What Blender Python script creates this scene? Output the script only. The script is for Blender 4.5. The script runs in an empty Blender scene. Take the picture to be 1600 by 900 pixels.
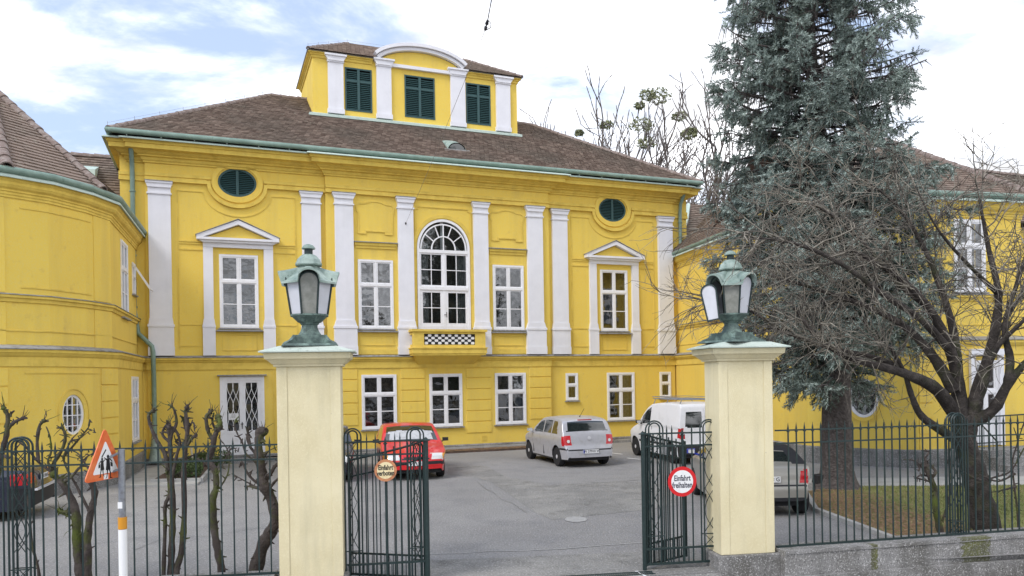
import bpy, bmesh, math, random
import numpy as np
from mathutils import Vector, Matrix
from mathutils.geometry import tessellate_polygon
random.seed(7); RNG = np.random.default_rng(11)
R = math.radians; PI = math.pi
sc = bpy.context.scene
COL = sc.collection

# ------------------------------------------------------------------ camera
EYE = 2.63; FPX = 1210.0; ROLL = math.atan(.0163)
cam_d = bpy.data.cameras.new('camera'); cam = bpy.data.objects.new('camera', cam_d); COL.objects.link(cam)
cam_d.sensor_width = 36; cam_d.lens = FPX/1600*36; cam_d.shift_y = 142.7/1600
cam_d.clip_start = .1; cam_d.clip_end = 3000
cr, sr = math.cos(ROLL), math.sin(ROLL)
cam.matrix_world = Matrix(((cr, sr, 0, 0), (0, 0, -1, 0), (-sr, cr, 0, EYE), (0, 0, 0, 1)))
sc.camera = cam

# ------------------------------------------------------------------ light
SUN_EL, SUN_AZ = R(46), R(-138)       # azimuth from +Y towards +X: behind the camera, to its left
w = bpy.data.worlds.new('World'); sc.world = w; w.use_nodes = True
nt = w.node_tree; N = nt.nodes; L = nt.links; N.clear()
out = N.new('ShaderNodeOutputWorld'); bg = N.new('ShaderNodeBackground'); L.new(bg.outputs[0], out.inputs[0])
sky = N.new('ShaderNodeTexSky'); sky.sky_type = 'NISHITA'; sky.sun_disc = False
sky.sun_elevation = SUN_EL; sky.sun_rotation = SUN_AZ; sky.air_density = 1.0; sky.dust_density = 1.2; sky.ozone_density = 1.5
bg.inputs[1].default_value = .12
tc = N.new('ShaderNodeTexCoord'); sep = N.new('ShaderNodeSeparateXYZ'); L.new(tc.outputs['Generated'], sep.inputs[0])
def wm(op, a, b=None, c=None):
    n = N.new('ShaderNodeMath'); n.operation = op
    for i, v in enumerate((a, b, c)):
        if v is None: continue
        if isinstance(v, (int, float)): n.inputs[i].default_value = v
        else: L.new(v, n.inputs[i])
    return n.outputs[0]
zz = wm('ADD', wm('MAXIMUM', sep.outputs[2], 0), .22)
comb = N.new('ShaderNodeCombineXYZ'); L.new(wm('DIVIDE', sep.outputs[0], zz), comb.inputs[0]); L.new(wm('DIVIDE', sep.outputs[1], zz), comb.inputs[1])
mp = N.new('ShaderNodeMapping'); L.new(comb.outputs[0], mp.inputs[0]); mp.inputs['Location'].default_value = (3.15, .6, 0); mp.inputs['Rotation'].default_value = (0, 0, R(20)); mp.inputs['Scale'].default_value = (1.0, 1.45, 1)
n1 = N.new('ShaderNodeTexNoise'); n1.inputs['Scale'].default_value = 2.1; n1.inputs['Detail'].default_value = 9; n1.inputs['Roughness'].default_value = .6; n1.inputs['Distortion'].default_value = .25
L.new(mp.outputs[0], n1.inputs['Vector'])
bias = wm('ADD', wm('MULTIPLY', sep.outputs[0], .16), wm('MULTIPLY', wm('SUBTRACT', .42, sep.outputs[2]), .20))
dens = wm('ADD', n1.outputs[0], bias)
rmp = N.new('ShaderNodeMapRange'); rmp.interpolation_type = 'SMOOTHSTEP'; rmp.inputs['From Min'].default_value = .37; rmp.inputs['From Max'].default_value = .62
L.new(dens, rmp.inputs['Value'])
n2 = N.new('ShaderNodeTexNoise'); n2.inputs['Scale'].default_value = 3.4; n2.inputs['Detail'].default_value = 7; L.new(mp.outputs[0], n2.inputs['Vector'])
cl = N.new('ShaderNodeMapRange'); cl.inputs['From Min'].default_value = .35; cl.inputs['From Max'].default_value = .65; cl.inputs['To Min'].default_value = 5.0; cl.inputs['To Max'].default_value = 11.5
L.new(n2.outputs[0], cl.inputs['Value'])
cc = N.new('ShaderNodeCombineColor'); L.new(wm('MULTIPLY', cl.outputs[0], .975), cc.inputs[0]); L.new(wm('MULTIPLY', cl.outputs[0], .985), cc.inputs[1]); L.new(wm('MULTIPLY', cl.outputs[0], 1.02), cc.inputs[2])
# thin high veil lifts the blue
veil = N.new('ShaderNodeMix'); veil.data_type = 'RGBA'; veil.inputs[0].default_value = .62; L.new(sky.outputs[0], veil.inputs[6]); veil.inputs[7].default_value = (3.7, 4.45, 6.0, 1)
mx = N.new('ShaderNodeMix'); mx.data_type = 'RGBA'; L.new(rmp.outputs[0], mx.inputs[0]); L.new(veil.outputs[2], mx.inputs[6]); L.new(cc.outputs[0], mx.inputs[7])
L.new(mx.outputs[2], bg.inputs[0])
sd = bpy.data.lights.new('sun', 'SUN'); sd.energy = 1.35; sd.angle = R(24); sd.color = (1, .96, .9)
sun = bpy.data.objects.new('sun', sd); COL.objects.link(sun)
dirv = Vector((math.sin(SUN_AZ)*math.cos(SUN_EL), math.cos(SUN_AZ)*math.cos(SUN_EL), math.sin(SUN_EL)))
sun.rotation_euler = dirv.to_track_quat('Z', 'Y').to_euler()
sc.render.engine = 'CYCLES'
sc.view_settings.view_transform = 'Standard'; sc.view_settings.look = 'None'
sc.view_settings.exposure = .78; sc.view_settings.gamma = 1
sc.cycles.max_bounces = 6; sc.cycles.transparent_max_bounces = 12

# ------------------------------------------------------------------ materials
def mat(name, col, rough=.8, metal=0, spec=.4, noise=None, bump=None, island=None, streak=None, spots=None, coat=0):
    """noise=(scale, colour2, lo, hi) mottles; bump=(scale, strength, dist); island=(colour2, amount) per-piece tone;
    streak=(colour, scale, amount) vertical weathering; spots=(scale, colour, lo, hi)"""
    m = bpy.data.materials.new(name); m.use_nodes = True
    t = m.node_tree; n = t.nodes; l = t.links
    b = n['Principled BSDF']; b.inputs['Roughness'].default_value = rough; b.inputs['Metallic'].default_value = metal
    b.inputs['Specular IOR Level'].default_value = spec; b.inputs['Coat Weight'].default_value = coat
    tcn = n.new('ShaderNodeTexCoord'); geo = n.new('ShaderNodeNewGeometry')
    cur = n.new('ShaderNodeRGB'); cur.outputs[0].default_value = (*col, 1); cur = cur.outputs[0]
    def mix(fac, a, bcol):
        x = n.new('ShaderNodeMix'); x.data_type = 'RGBA'
        if isinstance(fac, float): x.inputs[0].default_value = fac
        else: l.new(fac, x.inputs[0])
        l.new(a, x.inputs[6])
        if isinstance(bcol, tuple): x.inputs[7].default_value = (*bcol, 1)
        else: l.new(bcol, x.inputs[7])
        return x.outputs[2]
    def nz(scale, lo, hi, detail=5, vec=None):
        x = n.new('ShaderNodeTexNoise'); x.inputs['Scale'].default_value = scale; x.inputs['Detail'].default_value = detail; x.inputs['Roughness'].default_value = .6
        l.new(vec if vec else geo.outputs['Position'], x.inputs['Vector'])
        r = n.new('ShaderNodeMapRange'); r.inputs['From Min'].default_value = lo; r.inputs['From Max'].default_value = hi
        l.new(x.outputs[0], r.inputs['Value']); return r.outputs[0]
    if island:
        r = n.new('ShaderNodeMath'); r.operation = 'MULTIPLY'; l.new(geo.outputs['Random Per Island'], r.inputs[0]); r.inputs[1].default_value = island[1]
        cur = mix(r.outputs[0], cur, island[0])
    for ns in ([noise] if noise and not isinstance(noise, list) else (noise or [])):
        cur = mix(nz(ns[0], ns[2], ns[3]), cur, ns[1])
    if streak:
        mpn = n.new('ShaderNodeMapping'); mpn.inputs['Scale'].default_value = (1, 1, .12); l.new(geo.outputs['Position'], mpn.inputs[0])
        f = nz(streak[1], .5, .78, 6, mpn.outputs[0])
        mu = n.new('ShaderNodeMath'); mu.operation = 'MULTIPLY'; l.new(f, mu.inputs[0]); mu.inputs[1].default_value = streak[2]
        cur = mix(mu.outputs[0], cur, streak[0])
    if spots:
        cur = mix(nz(spots[0], spots[2], spots[3], 3), cur, spots[1])
    l.new(cur, b.inputs['Base Color'])
    if bump:
        x = n.new('ShaderNodeTexNoise'); x.inputs['Scale'].default_value = bump[0]; x.inputs['Detail'].default_value = 4; l.new(geo.outputs['Position'], x.inputs['Vector'])
        bp = n.new('ShaderNodeBump'); bp.inputs['Strength'].default_value = bump[1]; bp.inputs['Distance'].default_value = bump[2]
        l.new(x.outputs[0], bp.inputs['Height']); l.new(bp.outputs[0], b.inputs['Normal'])
    return m
M = {}
M['yellow'] = mat('yellow_plaster', (.80, .585, .105), .92, noise=[(.55, (.77, .54, .09), .35, .7), (24, (.76, .58, .15), .45, .75), (4.5, (.68, .48, .11), .60, .78)], bump=(55, .35, .01), streak=((.46, .33, .12), 1.9, .32))
M['yellow2'] = mat('yellow_moulding', (.75, .55, .11), .9, noise=(3, (.60, .42, .075), .45, .75), bump=(50, .25, .008), streak=((.34, .24, .08), 2.5, .3))
M['white'] = mat('white_plaster', (.76, .76, .80), .8, noise=(2.0, (.70, .70, .74), .4, .75), bump=(40, .2, .006), streak=((.5, .49, .48), 2.4, .22))
M['paint'] = mat('white_paint', (.80, .80, .82), .45, noise=(8, (.70, .69, .68), .5, .8))
M['cream'] = mat('cream_plaster', (.72, .645, .43), .92, noise=[(1.3, (.63, .55, .34), .4, .7), (40, (.74, .67, .46), .5, .8)], bump=(70, .5, .008), streak=((.46, .42, .28), 4, .6), spots=(22, (.38, .33, .24), .74, .8))
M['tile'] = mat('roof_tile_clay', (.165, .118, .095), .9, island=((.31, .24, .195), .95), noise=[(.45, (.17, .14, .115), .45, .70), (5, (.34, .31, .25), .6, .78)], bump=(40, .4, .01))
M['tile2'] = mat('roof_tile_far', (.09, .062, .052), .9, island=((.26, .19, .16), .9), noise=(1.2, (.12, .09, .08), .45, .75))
M['ridge'] = mat('ridge_tile_clay', (.20, .15, .13), .9, noise=(9, (.34, .30, .27), .45, .75), bump=(30, .4, .01))
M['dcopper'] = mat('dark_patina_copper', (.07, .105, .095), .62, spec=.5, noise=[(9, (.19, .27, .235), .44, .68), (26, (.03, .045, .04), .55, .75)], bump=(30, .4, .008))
M['copper'] = mat('green_copper', (.21, .28, .245), .62, spec=.5, noise=[(5, (.42, .50, .45), .4, .7), (16, (.08, .13, .11), .58, .76)], bump=(25, .3, .008), streak=((.07, .11, .10), 9, .7))
M['gutter'] = mat('gutter_copper', (.17, .255, .21), .5, spec=.5, noise=[(3, (.24, .34, .285), .4, .7), (15, (.10, .17, .13), .6, .8)])
M['flash'] = mat('flashing_copper', (.50, .60, .54), .6, noise=[(5, (.42, .52, .46), .45, .75), (18, (.16, .22, .19), .62, .8)])
M['lead'] = mat('lead_flashing', (.30, .30, .30), .6, noise=(8, (.16, .15, .13), .45, .7))
M['iron'] = mat('green_iron', (.010, .025, .025), .5, spec=.5, noise=[(30, (.024, .046, .044), .5, .75), (60, (.09, .075, .05), .72, .82)])
M['shut'] = mat('green_shutter', (.035, .085, .088), .6, noise=(18, (.05, .11, .10), .5, .8))
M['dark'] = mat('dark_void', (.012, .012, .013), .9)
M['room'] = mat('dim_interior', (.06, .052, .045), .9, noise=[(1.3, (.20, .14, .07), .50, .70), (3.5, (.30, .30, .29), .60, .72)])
M['drape'] = mat('curtain_cloth', (.45, .45, .44), .9, noise=(9, (.25, .25, .25), .4, .7))
M['granite'] = mat('grey_granite', (.24, .235, .23), .85, noise=[(1.8, (.12, .115, .105), .42, .68), (45, (.50, .49, .48), .53, .66), (52, (.05, .05, .05), .56, .68)], bump=(50, .5, .01), streak=((.05, .05, .045), 3, .75))
M['moss'] = mat('mossy_granite', (.085, .085, .05), .95, noise=[(5, (.12, .125, .04), .45, .6), (45, (.24, .24, .21), .5, .62), (2.5, (.05, .05, .04), .5, .7)], bump=(50, .5, .01))
M['concrete'] = mat('pale_concrete', (.38, .375, .36), .9, noise=[(2.5, (.28, .275, .26), .4, .7), (60, (.5, .5, .48), .5, .8)], bump=(40, .3, .006))
M['asphalt'] = mat('worn_asphalt', (.235, .228, .222), .93, spec=.25, noise=[(.16, (.305, .297, .288), .40, .66), (1.1, (.19, .187, .19), .5, .78), (30, (.46, .455, .45), .52, .72), (42, (.08, .08, .08), .56, .72), (9, (.17, .17, .17), .58, .8)], bump=(34, 1.0, .03))
M['asphalt2'] = mat('patched_asphalt', (.215, .21, .20), .93, spec=.25, noise=[(.9, (.30, .29, .27), .42, .66), (2.2, (.14, .135, .125), .52, .75), (30, (.46, .45, .43), .52, .72), (44, (.07, .07, .07), .56, .72)], bump=(34, 1.0, .03))
M['tar'] = mat('dark_tar_seal', (.12, .118, .115), .9, noise=(6, (.2, .2, .2), .45, .65))
M['grass'] = mat('winter_grass', (.16, .18, .05), .95, noise=[(.45, (.20, .15, .075), .48, .70), (9, (.20, .19, .07), .45, .75)], bump=(30, .5, .03))
M['blade'] = mat('grass_blades', (.15, .19, .045), .9, island=((.30, .30, .13), .9))
M['litter'] = mat('brown_leaf_litter', (.20, .115, .06), .95, island=((.34, .22, .13), 1.0))
M['soil'] = mat('garden_soil', (.085, .06, .045), .98, noise=(9, (.16, .10, .08), .45, .7), bump=(25, .8, .03))
M['bark'] = mat('dark_bark', (.035, .029, .026), .95, noise=[(6, (.10, .085, .075), .45, .75), (1.7, (.05, .06, .02), .55, .75)], bump=(35, .9, .03))
M['bark2'] = mat('spruce_bark', (.075, .062, .058), .95, noise=(14, (.16, .14, .13), .45, .75), bump=(22, 1, .05))
M['twig'] = mat('grey_twigs', (.052, .043, .035), .9, island=((.42, .38, .31), .85), noise=(2.2, (.06, .05, .045), .45, .7))
M['mossbark'] = mat('mossy_bark', (.06, .048, .042), .95, noise=[(8, (.12, .10, .09), .5, .75), (2.6, (.085, .105, .02), .50, .66)], bump=(45, .9, .02))
M['needle'] = mat('spruce_needles', (.115, .155, .135), .7, island=((.47, .55, .50), .95), noise=(1.1, (.06, .085, .065), .48, .7))
M['shrub'] = mat('shrub_leaves', (.04, .075, .02), .8, island=((.10, .13, .05), .9))
M['mistle'] = mat('mistletoe_leaves', (.15, .17, .09), .8, island=((.28, .29, .16), .9))
M['captop'] = mat('weathered_cap_copper', (.50, .56, .50), .65, noise=[(4, (.42, .50, .44), .45, .7), (14, (.22, .25, .20), .6, .78)])
M['pale'] = mat('bleached_asphalt', (.33, .325, .315), .93, noise=[(30, (.46, .45, .43), .5, .7), (9, (.24, .235, .23), .5, .7)])
M['fartwig'] = mat('far_twigs', (.21, .185, .175), .95, noise=(.8, (.08, .068, .065), .4, .7))
M['steel'] = mat('galvanised_steel', (.30, .32, .35), .45, metal=.5, noise=(20, (.2, .2, .22), .4, .7))
M['signred'] = mat('sign_red', (.62, .015, .02), .4); M['signorange'] = mat('faded_sign_red', (.68, .13, .035), .45, noise=(6, (.75, .24, .09), .45, .7))
M['signwhite'] = mat('sign_white', (.80, .80, .80), .4, noise=(9, (.66, .66, .66), .55, .8)); M['signcream'] = mat('aged_sign_enamel', (.78, .66, .40), .45, noise=(9, (.62, .45, .22), .5, .75))
M['signrust'] = mat('aged_sign_rim', (.55, .24, .11), .6, noise=(20, (.38, .15, .08), .4, .7))
M['black'] = mat('black_print', (.012, .012, .014), .5); M['blueblack'] = mat('sign_lettering', (.02, .02, .045), .5)
M['reflect_orange'] = mat('orange_reflector', (.62, .27, .02), .4)
M['tyre'] = mat('tyre_rubber', (.018, .018, .02), .85); M['rim'] = mat('alloy_rim', (.58, .58, .60), .45, metal=.15)
M['shade'] = mat('foil_sunshade', (.46, .47, .48), .5, noise=(9, (.3, .3, .3), .5, .7))
M['trim'] = mat('black_plastic', (.02, .02, .023), .6)
M['carred'] = mat('red_car_paint', (.60, .008, .012), .28, spec=.5, coat=.6, noise=(5, (.48, .008, .012), .5, .8))
M['carsilver'] = mat('silver_car_paint', (.44, .44, .465), .36, metal=.25, coat=.35, noise=(6, (.34, .335, .33), .5, .8))
M['carwhite'] = mat('white_car_paint', (.74, .74, .76), .35, coat=.3, noise=(4, (.64, .64, .64), .5, .8))
M['carnavy'] = mat('navy_car_paint', (.01, .014, .035), .25, spec=.6, coat=.8)
M['carbeige'] = mat('champagne_car_paint', (.33, .315, .28), .33, metal=.3, coat=.5)
M['taillight'] = mat('tail_light_red', (.50, .008, .015), .2, coat=.8); M['headlight'] = mat('headlight_glass', (.62, .62, .60), .12, spec=.8, coat=1)
M['amber'] = mat('amber_lens', (.7, .3, .04), .2, coat=.8); M['plate'] = mat('number_plate_white', (.75, .75, .75), .4); M['plate_mirror_blue'] = mat('plate_and_mirrored_sky_blue', (.02, .04, .35), .4)
M['insul'] = mat('dark_insulator', (.02, .02, .03), .5)
M['cable'] = mat('cable_sheath', (.05, .05, .07), .6); M['thinwire'] = mat('thin_wire', (.22, .2, .18), .6)
M['wood'] = mat('weathered_stake', (.55, .5, .4), .9)
M['far'] = mat('street_house_plaster', (.35, .32, .27), .9, noise=(.3, (.25, .23, .2), .4, .7))

def glassmat(name, tint, rough, wav, base_mix):
    m = bpy.data.materials.new(name); m.use_nodes = True; t = m.node_tree; n = t.nodes; l = t.links; n.clear()
    o = n.new('ShaderNodeOutputMaterial'); ms = n.new('ShaderNodeMixShader'); g = n.new('ShaderNodeBsdfGlossy'); tr = n.new('ShaderNodeBsdfTransparent')
    g.inputs['Roughness'].default_value = rough; g.inputs['Color'].default_value = (.95, .97, 1, 1); tr.inputs['Color'].default_value = (*tint, 1)
    fr = n.new('ShaderNodeFresnel'); fr.inputs[0].default_value = 1.5
    a = n.new('ShaderNodeMath'); a.operation = 'MULTIPLY_ADD'; l.new(fr.outputs[0], a.inputs[0]); a.inputs[1].default_value = 1.2; a.inputs[2].default_value = base_mix
    geo = n.new('ShaderNodeNewGeometry'); x = n.new('ShaderNodeTexNoise'); x.inputs['Scale'].default_value = 1.7; x.inputs['Detail'].default_value = 2; l.new(geo.outputs['Position'], x.inputs['Vector'])
    bp = n.new('ShaderNodeBump'); bp.inputs['Strength'].default_value = wav; bp.inputs['Distance'].default_value = .02; l.new(x.outputs[0], bp.inputs['Height'])
    l.new(bp.outputs[0], g.inputs['Normal'])
    l.new(a.outputs[0], ms.inputs[0]); l.new(tr.outputs[0], ms.inputs[1]); l.new(g.outputs[0], ms.inputs[2]); l.new(ms.outputs[0], o.inputs[0]); return m
M['glass'] = glassmat('window_glass', (.62, .66, .66), .02, .8, .09)
M['lampglass'] = mat('frosted_lamp_glass', (.60, .61, .66), .3, spec=.6, noise=(3, (.48, .48, .50), .4, .8))
M['lampdusty'] = mat('dusty_lamp_glass', (.20, .205, .18), .35, spec=.6, noise=(12, (.30, .30, .27), .4, .7))
M['carglass'] = mat('car_glass', (.015, .02, .02), .04, spec=.9, coat=.6)

# ------------------------------------------------------------------ mesh helpers
class MB:
    def __init__(s): s.v = []; s.f = []
    def add(s, vs, fs):
        o = len(s.v); s.v += [tuple(p) for p in vs]; s.f += [tuple(i+o for i in q) for q in fs]; return s
    def box(s, x0, x1, y0, y1, z0, z1):
        return s.add([(x0,y0,z0),(x1,y0,z0),(x1,y1,z0),(x0,y1,z0),(x0,y0,z1),(x1,y0,z1),(x1,y1,z1),(x0,y1,z1)],
                     [(0,3,2,1),(4,5,6,7),(0,1,5,4),(1,2,6,5),(2,3,7,6),(3,0,4,7)])
    def tube(s, pts, r, n=8, cap=True, flat=None):
        pts = [Vector(p) for p in pts]; m = len(pts)
        rr = r if isinstance(r, (list, tuple)) else [r]*m
        up = None; rings = []
        for i, p in enumerate(pts):
            d = (pts[min(i+1, m-1)]-pts[max(i-1, 0)])
            if d.length < 1e-9: d = Vector((0,0,1))
            d.normalize()
            if up is None:
                up = Vector((0,0,1)) if abs(d.z) < .9 else Vector((1,0,0))
            a = d.cross(up)
            if a.length < 1e-6: a = d.orthogonal()
            a.normalize(); b = a.cross(d).normalized(); up = b
            rings.append([p + (a*math.cos(2*PI*k/n+PI/n) + b*math.sin(2*PI*k/n+PI/n))*rr[i] for k in range(n)])
        vs = [q for ring in rings for q in ring]; fs = []
        for i in range(m-1):
            for k in range(n): fs.append((i*n+k, i*n+(k+1)%n, (i+1)*n+(k+1)%n, (i+1)*n+k))
        if cap: fs += [tuple(range(n))[::-1], tuple((m-1)*n+k for k in range(n))]
        return s.add(vs, fs)
    def lathe(s, prof, c=(0,0,0), n=16, ang0=0, sx=1, sy=1):
        vs = []; fs = []; m = len(prof)
        for r, z in prof:
            for k in range(n):
                a = 2*PI*k/n+ang0; vs.append((c[0]+r*math.cos(a)*sx, c[1]+r*math.sin(a)*sy, c[2]+z))
        for i in range(m-1):
            for k in range(n): fs.append((i*n+k, i*n+(k+1)%n, (i+1)*n+(k+1)%n, (i+1)*n+k))
        fs += [tuple(range(n))[::-1], tuple((m-1)*n+k for k in range(n))]
        return s.add(vs, fs)
    def prism(s, poly, y0, y1):        # polygon in (x,z), thickness along y (y0 = front)
        n = len(poly)
        vs = [(x, y0, z) for x, z in poly] + [(x, y1, z) for x, z in poly]
        fs = [tuple(range(n)), tuple(range(2*n-1, n-1, -1))] + [(i, i+n, (i+1)%n+n, (i+1)%n) for i in range(n)]
        return s.add(vs, fs)
    def slab(s, poly, z0, z1):         # polygon in (x,y)
        n = len(poly)
        vs = [(x, y, z0) for x, y in poly] + [(x, y, z1) for x, y in poly]
        fs = [tuple(range(n-1, -1, -1)), tuple(range(n, 2*n))] + [(i, (i+1)%n, (i+1)%n+n, i+n) for i in range(n)]
        return s.add(vs, fs)
    def ribbon(s, path, wd, y0, y1, closed=False):   # flat moulding that follows a path in (x,z)
        P = [Vector(p) for p in path]; n = len(P); Lf = []; Rt = []
        for i in range(n):
            if closed: a, b = P[i-1], P[(i+1)%n]
            else: a, b = P[max(i-1,0)], P[min(i+1,n-1)]
            d1 = (P[i]-a); d2 = (b-P[i])
            if d1.length < 1e-9: d1 = d2
            if d2.length < 1e-9: d2 = d1
            d1 = d1.normalized(); d2 = d2.normalized(); t = (d1+d2)
            t = t.normalized() if t.length > 1e-6 else d1
            nn = Vector((-t.y, t.x)); k = 1/max(.35, nn.dot(Vector((-d1.y, d1.x))))
            Lf.append(P[i]+nn*wd/2*k); Rt.append(P[i]-nn*wd/2*k)
        vs = []
        for i in range(n):
            vs += [(Lf[i].x, y0, Lf[i].y), (Rt[i].x, y0, Rt[i].y), (Rt[i].x, y1, Rt[i].y), (Lf[i].x, y1, Lf[i].y)]
        fs = []
        for i in range(n if closed else n-1):
            j = (i+1) % n
            for k in range(4): fs.append((i*4+k, j*4+k, j*4+(k+1)%4, i*4+(k+1)%4))
        if not closed: fs += [(3,2,1,0), tuple((n-1)*4+k for k in range(4))]
        return s.add(vs, fs)
    def sweep(s, path, prof, closed_prof=True):      # moulding along a plan path (x,y); prof = [(outward, z)], outward = to the right of travel
        P = [Vector(p) for p in path]; n = len(P); m = len(prof); vs = []
        for i in range(n):
            a = P[max(i-1,0)]; b = P[min(i+1,n-1)]
            d1 = P[i]-a; d2 = b-P[i]
            if d1.length < 1e-9: d1 = d2
            if d2.length < 1e-9: d2 = d1
            d1 = d1.normalized(); d2 = d2.normalized(); n1 = Vector((d1.y, -d1.x)); n2 = Vector((d2.y, -d2.x)); nn = n1+n2
            nn = nn.normalized() if nn.length > 1e-6 else n1
            k = 1/max(.4, nn.dot(n1))
            for o, z in prof: vs.append((P[i].x+nn.x*o*k, P[i].y+nn.y*o*k, z))
        fs = []
        for i in range(n-1):
            for k in range(m if closed_prof else m-1): fs.append((i*m+k, i*m+(k+1)%m, (i+1)*m+(k+1)%m, (i+1)*m+k))
        if closed_prof: fs += [tuple(range(m))[::-1], tuple((n-1)*m+k for k in range(m))]
        return s.add(vs, fs)
    def mesh(s, name='m'):
        me = bpy.data.meshes.new(name); me.from_pydata(s.v, [], s.f); me.update(); return me
    def build(s, name, m, parent=None, smooth=False, loc=None, rz=0, fix=True, **kw):
        me = s.mesh(name)
        if fix:
            bm = bmesh.new(); bm.from_mesh(me); bmesh.ops.recalc_face_normals(bm, faces=bm.faces); bm.to_mesh(me); bm.free()
        me.materials.append(M[m] if isinstance(m, str) else m)
        if smooth: sm(me, smooth)
        return link(me, name, parent, loc, rz, **kw)
def sm(me, ang):
    me.shade_smooth()
    if ang is not True: me.set_sharp_from_angle(angle=R(ang))
def link(me, name, parent=None, loc=None, rz=0, **kw):
    o = bpy.data.objects.new(name, me); COL.objects.link(o)
    if parent: o.parent = parent
    if loc is not None: o.location = loc
    if rz: o.rotation_euler = (0, 0, rz)
    for k, v in kw.items(): o[k] = v
    return o
def thing(name, label, cat, loc=(0,0,0), rz=0, group=None):
    o = bpy.data.objects.new(name, None); COL.objects.link(o); o.location = loc; o.rotation_euler = (0,0,rz)
    o['label'] = label; o['category'] = cat
    if group: o['group'] = group
    o.empty_display_size = .2
    return o
def raw(name, verts, faces, m, parent=None, smooth=False, **kw):   # numpy arrays, all faces the same size
    me = bpy.data.meshes.new(name); nv = len(verts); nf, k = faces.shape
    me.vertices.add(nv); me.vertices.foreach_set('co', verts.astype(np.float32).ravel())
    me.loops.add(nf*k); me.loops.foreach_set('vertex_index', faces.astype(np.int32).ravel())
    me.polygons.add(nf); me.polygons.foreach_set('loop_start', np.arange(0, nf*k, k, dtype=np.int32))
    me.update(calc_edges=True); me.validate(); me.materials.append(M[m])
    if smooth: me.shade_smooth()
    return link(me, name, parent, **kw)
def ell(cx, cz, rx, rz, n=32, a0=0, a1=2*PI, close=True):
    k = n if close else n+1
    return [(cx+rx*math.cos(a0+(a1-a0)*i/n), cz+rz*math.sin(a0+(a1-a0)*i/n)) for i in range(k)]
def wall_holes(mb, outer, holes, y=0.0, depth=.3, f=None):
    """flat wall in (x,z) at y with holes whose reveals go back by depth; f maps (x,y,z)"""
    f = f or (lambda x, yy, z: (x, yy, z))
    loops = [[Vector((x, z, 0)) for x, z in outer]] + [[Vector((x, z, 0)) for x, z in h] for h in holes]
    flat = [p for lp in loops for p in lp]; tris = tessellate_polygon(loops)
    mb.add([f(p.x, y, p.y) for p in flat], [tuple(t) for t in tris])
    for h in holes:
        n = len(h); mb.add([f(x, y, z) for x, z in h]+[f(x, y+depth, z) for x, z in h], [(i, (i+1)%n, (i+1)%n+n, i+n) for i in range(n)])
def rect(x0, x1, z0, z1): return [(x0, z0), (x1, z0), (x1, z1), (x0, z1)]
def text_mesh(body, size, name='lettering', depth=.002, bold=0):
    cu = bpy.data.curves.new('t', 'FONT'); cu.body = body; cu.size = size; cu.align_x = 'CENTER'; cu.align_y = 'CENTER'; cu.extrude = depth; cu.offset = bold; cu.resolution_u = 3
    o = bpy.data.objects.new('t', cu); COL.objects.link(o)
    dg = bpy.context.evaluated_depsgraph_get(); me = bpy.data.meshes.new_from_object(o.evaluated_get(dg)); me.name = name
    bpy.data.objects.remove(o); bpy.data.curves.remove(cu)
    me.transform(Matrix.Rotation(PI/2, 4, 'X')); return me
def ray(px, py):
    u = (px-800)/FPX; v = (592.7-py)/FPX
    return u*cr+v*sr, -u*sr+v*cr
def at(px, py, Y):
    t, k = ray(px, py); return Vector((t*Y, Y, k*Y+EYE))

# ------------------------------------------------------------------ ground
TH = R(21.2); X0, Y0 = -.0868*29.2, 29.2
CT, ST = math.cos(TH), math.sin(TH)
def glob(u, w_): return (X0+u*CT-w_*ST, Y0+u*ST+w_*CT)
g = MB().slab([(-400,-300),(400,-300),(400,600),(-400,600)], -1.4, -.40); g.build('terrain', 'soil', kind='structure')
g = MB(); g.add([(-60,.5,0),(60,19.43,0),(60,100,0),(-60,100,0)], [(0,1,2,3)]); g.build('courtyard', 'asphalt', kind='structure')
g = MB(); a, b = (-2.1, 9.3), (3.4, 10.1)
g.add([(-1.9,9.72,.004),(2.75,10.44,.004),(2.75,11.75,.004),(-1.95,11.25,.004),(-1.9,8.4,-.30),(2.75,9.1,-.30)], [(0,1,2,3),(4,5,1,0)]); g.build('driveway_apron', 'asphalt2', kind='structure')
g = MB(); g.add([(-60,-30,-.36),(60,-30,-.36),(60,19,-.36),(-60,.3,-.36)], [(0,1,2,3)]); g.build('pavement', 'concrete', kind='structure')

def patch(name, pts, m, z=.004):
    P = [(*at(px, py, EYE/-ray(px, py)[1]).xy, z) for px, py in pts]; MB().add(P, [tuple(range(len(P)))]).build(name, m, fix=False, kind='structure')
def line(name, pts, wd, m, z=.008):
    P = [Vector((*at(px, py, EYE/-ray(px, py)[1]).xy, 0)) for px, py in pts]; mb = MB(); vs = []
    for i, p in enumerate(P):
        d = (P[min(i+1,len(P)-1)]-P[max(i-1,0)]).normalized(); n_ = Vector((-d.y, d.x, 0))*wd*random.uniform(.6,1.2)/2
        vs += [(p.x+n_.x, p.y+n_.y, z), (p.x-n_.x, p.y-n_.y, z)]
    mb.add(vs, [(2*i,2*i+1,2*i+3,2*i+2) for i in range(len(P)-1)]).build(name, m, fix=False, kind='structure')
patch('asphalt_patch', [(700,742),(735,745),(765,752),(800,775),(835,800),(862,812),(980,800),(1060,790),(1060,756),(960,752),(860,758),(790,745),(760,728),(700,726)], 'asphalt2')
line('asphalt_joint', [(672,866),(720,865),(760,862),(820,861),(880,858),(940,853),(1010,848),(1040,846)], .035, 'concrete')
line('asphalt_crack', [(745,752),(760,765),(772,770),(786,782),(800,786),(822,801)], .028, 'asphalt2'); line('asphalt_crack', [(822,762),(850,760),(884,762),(930,756),(1000,750)], .035, 'asphalt2')
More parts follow.
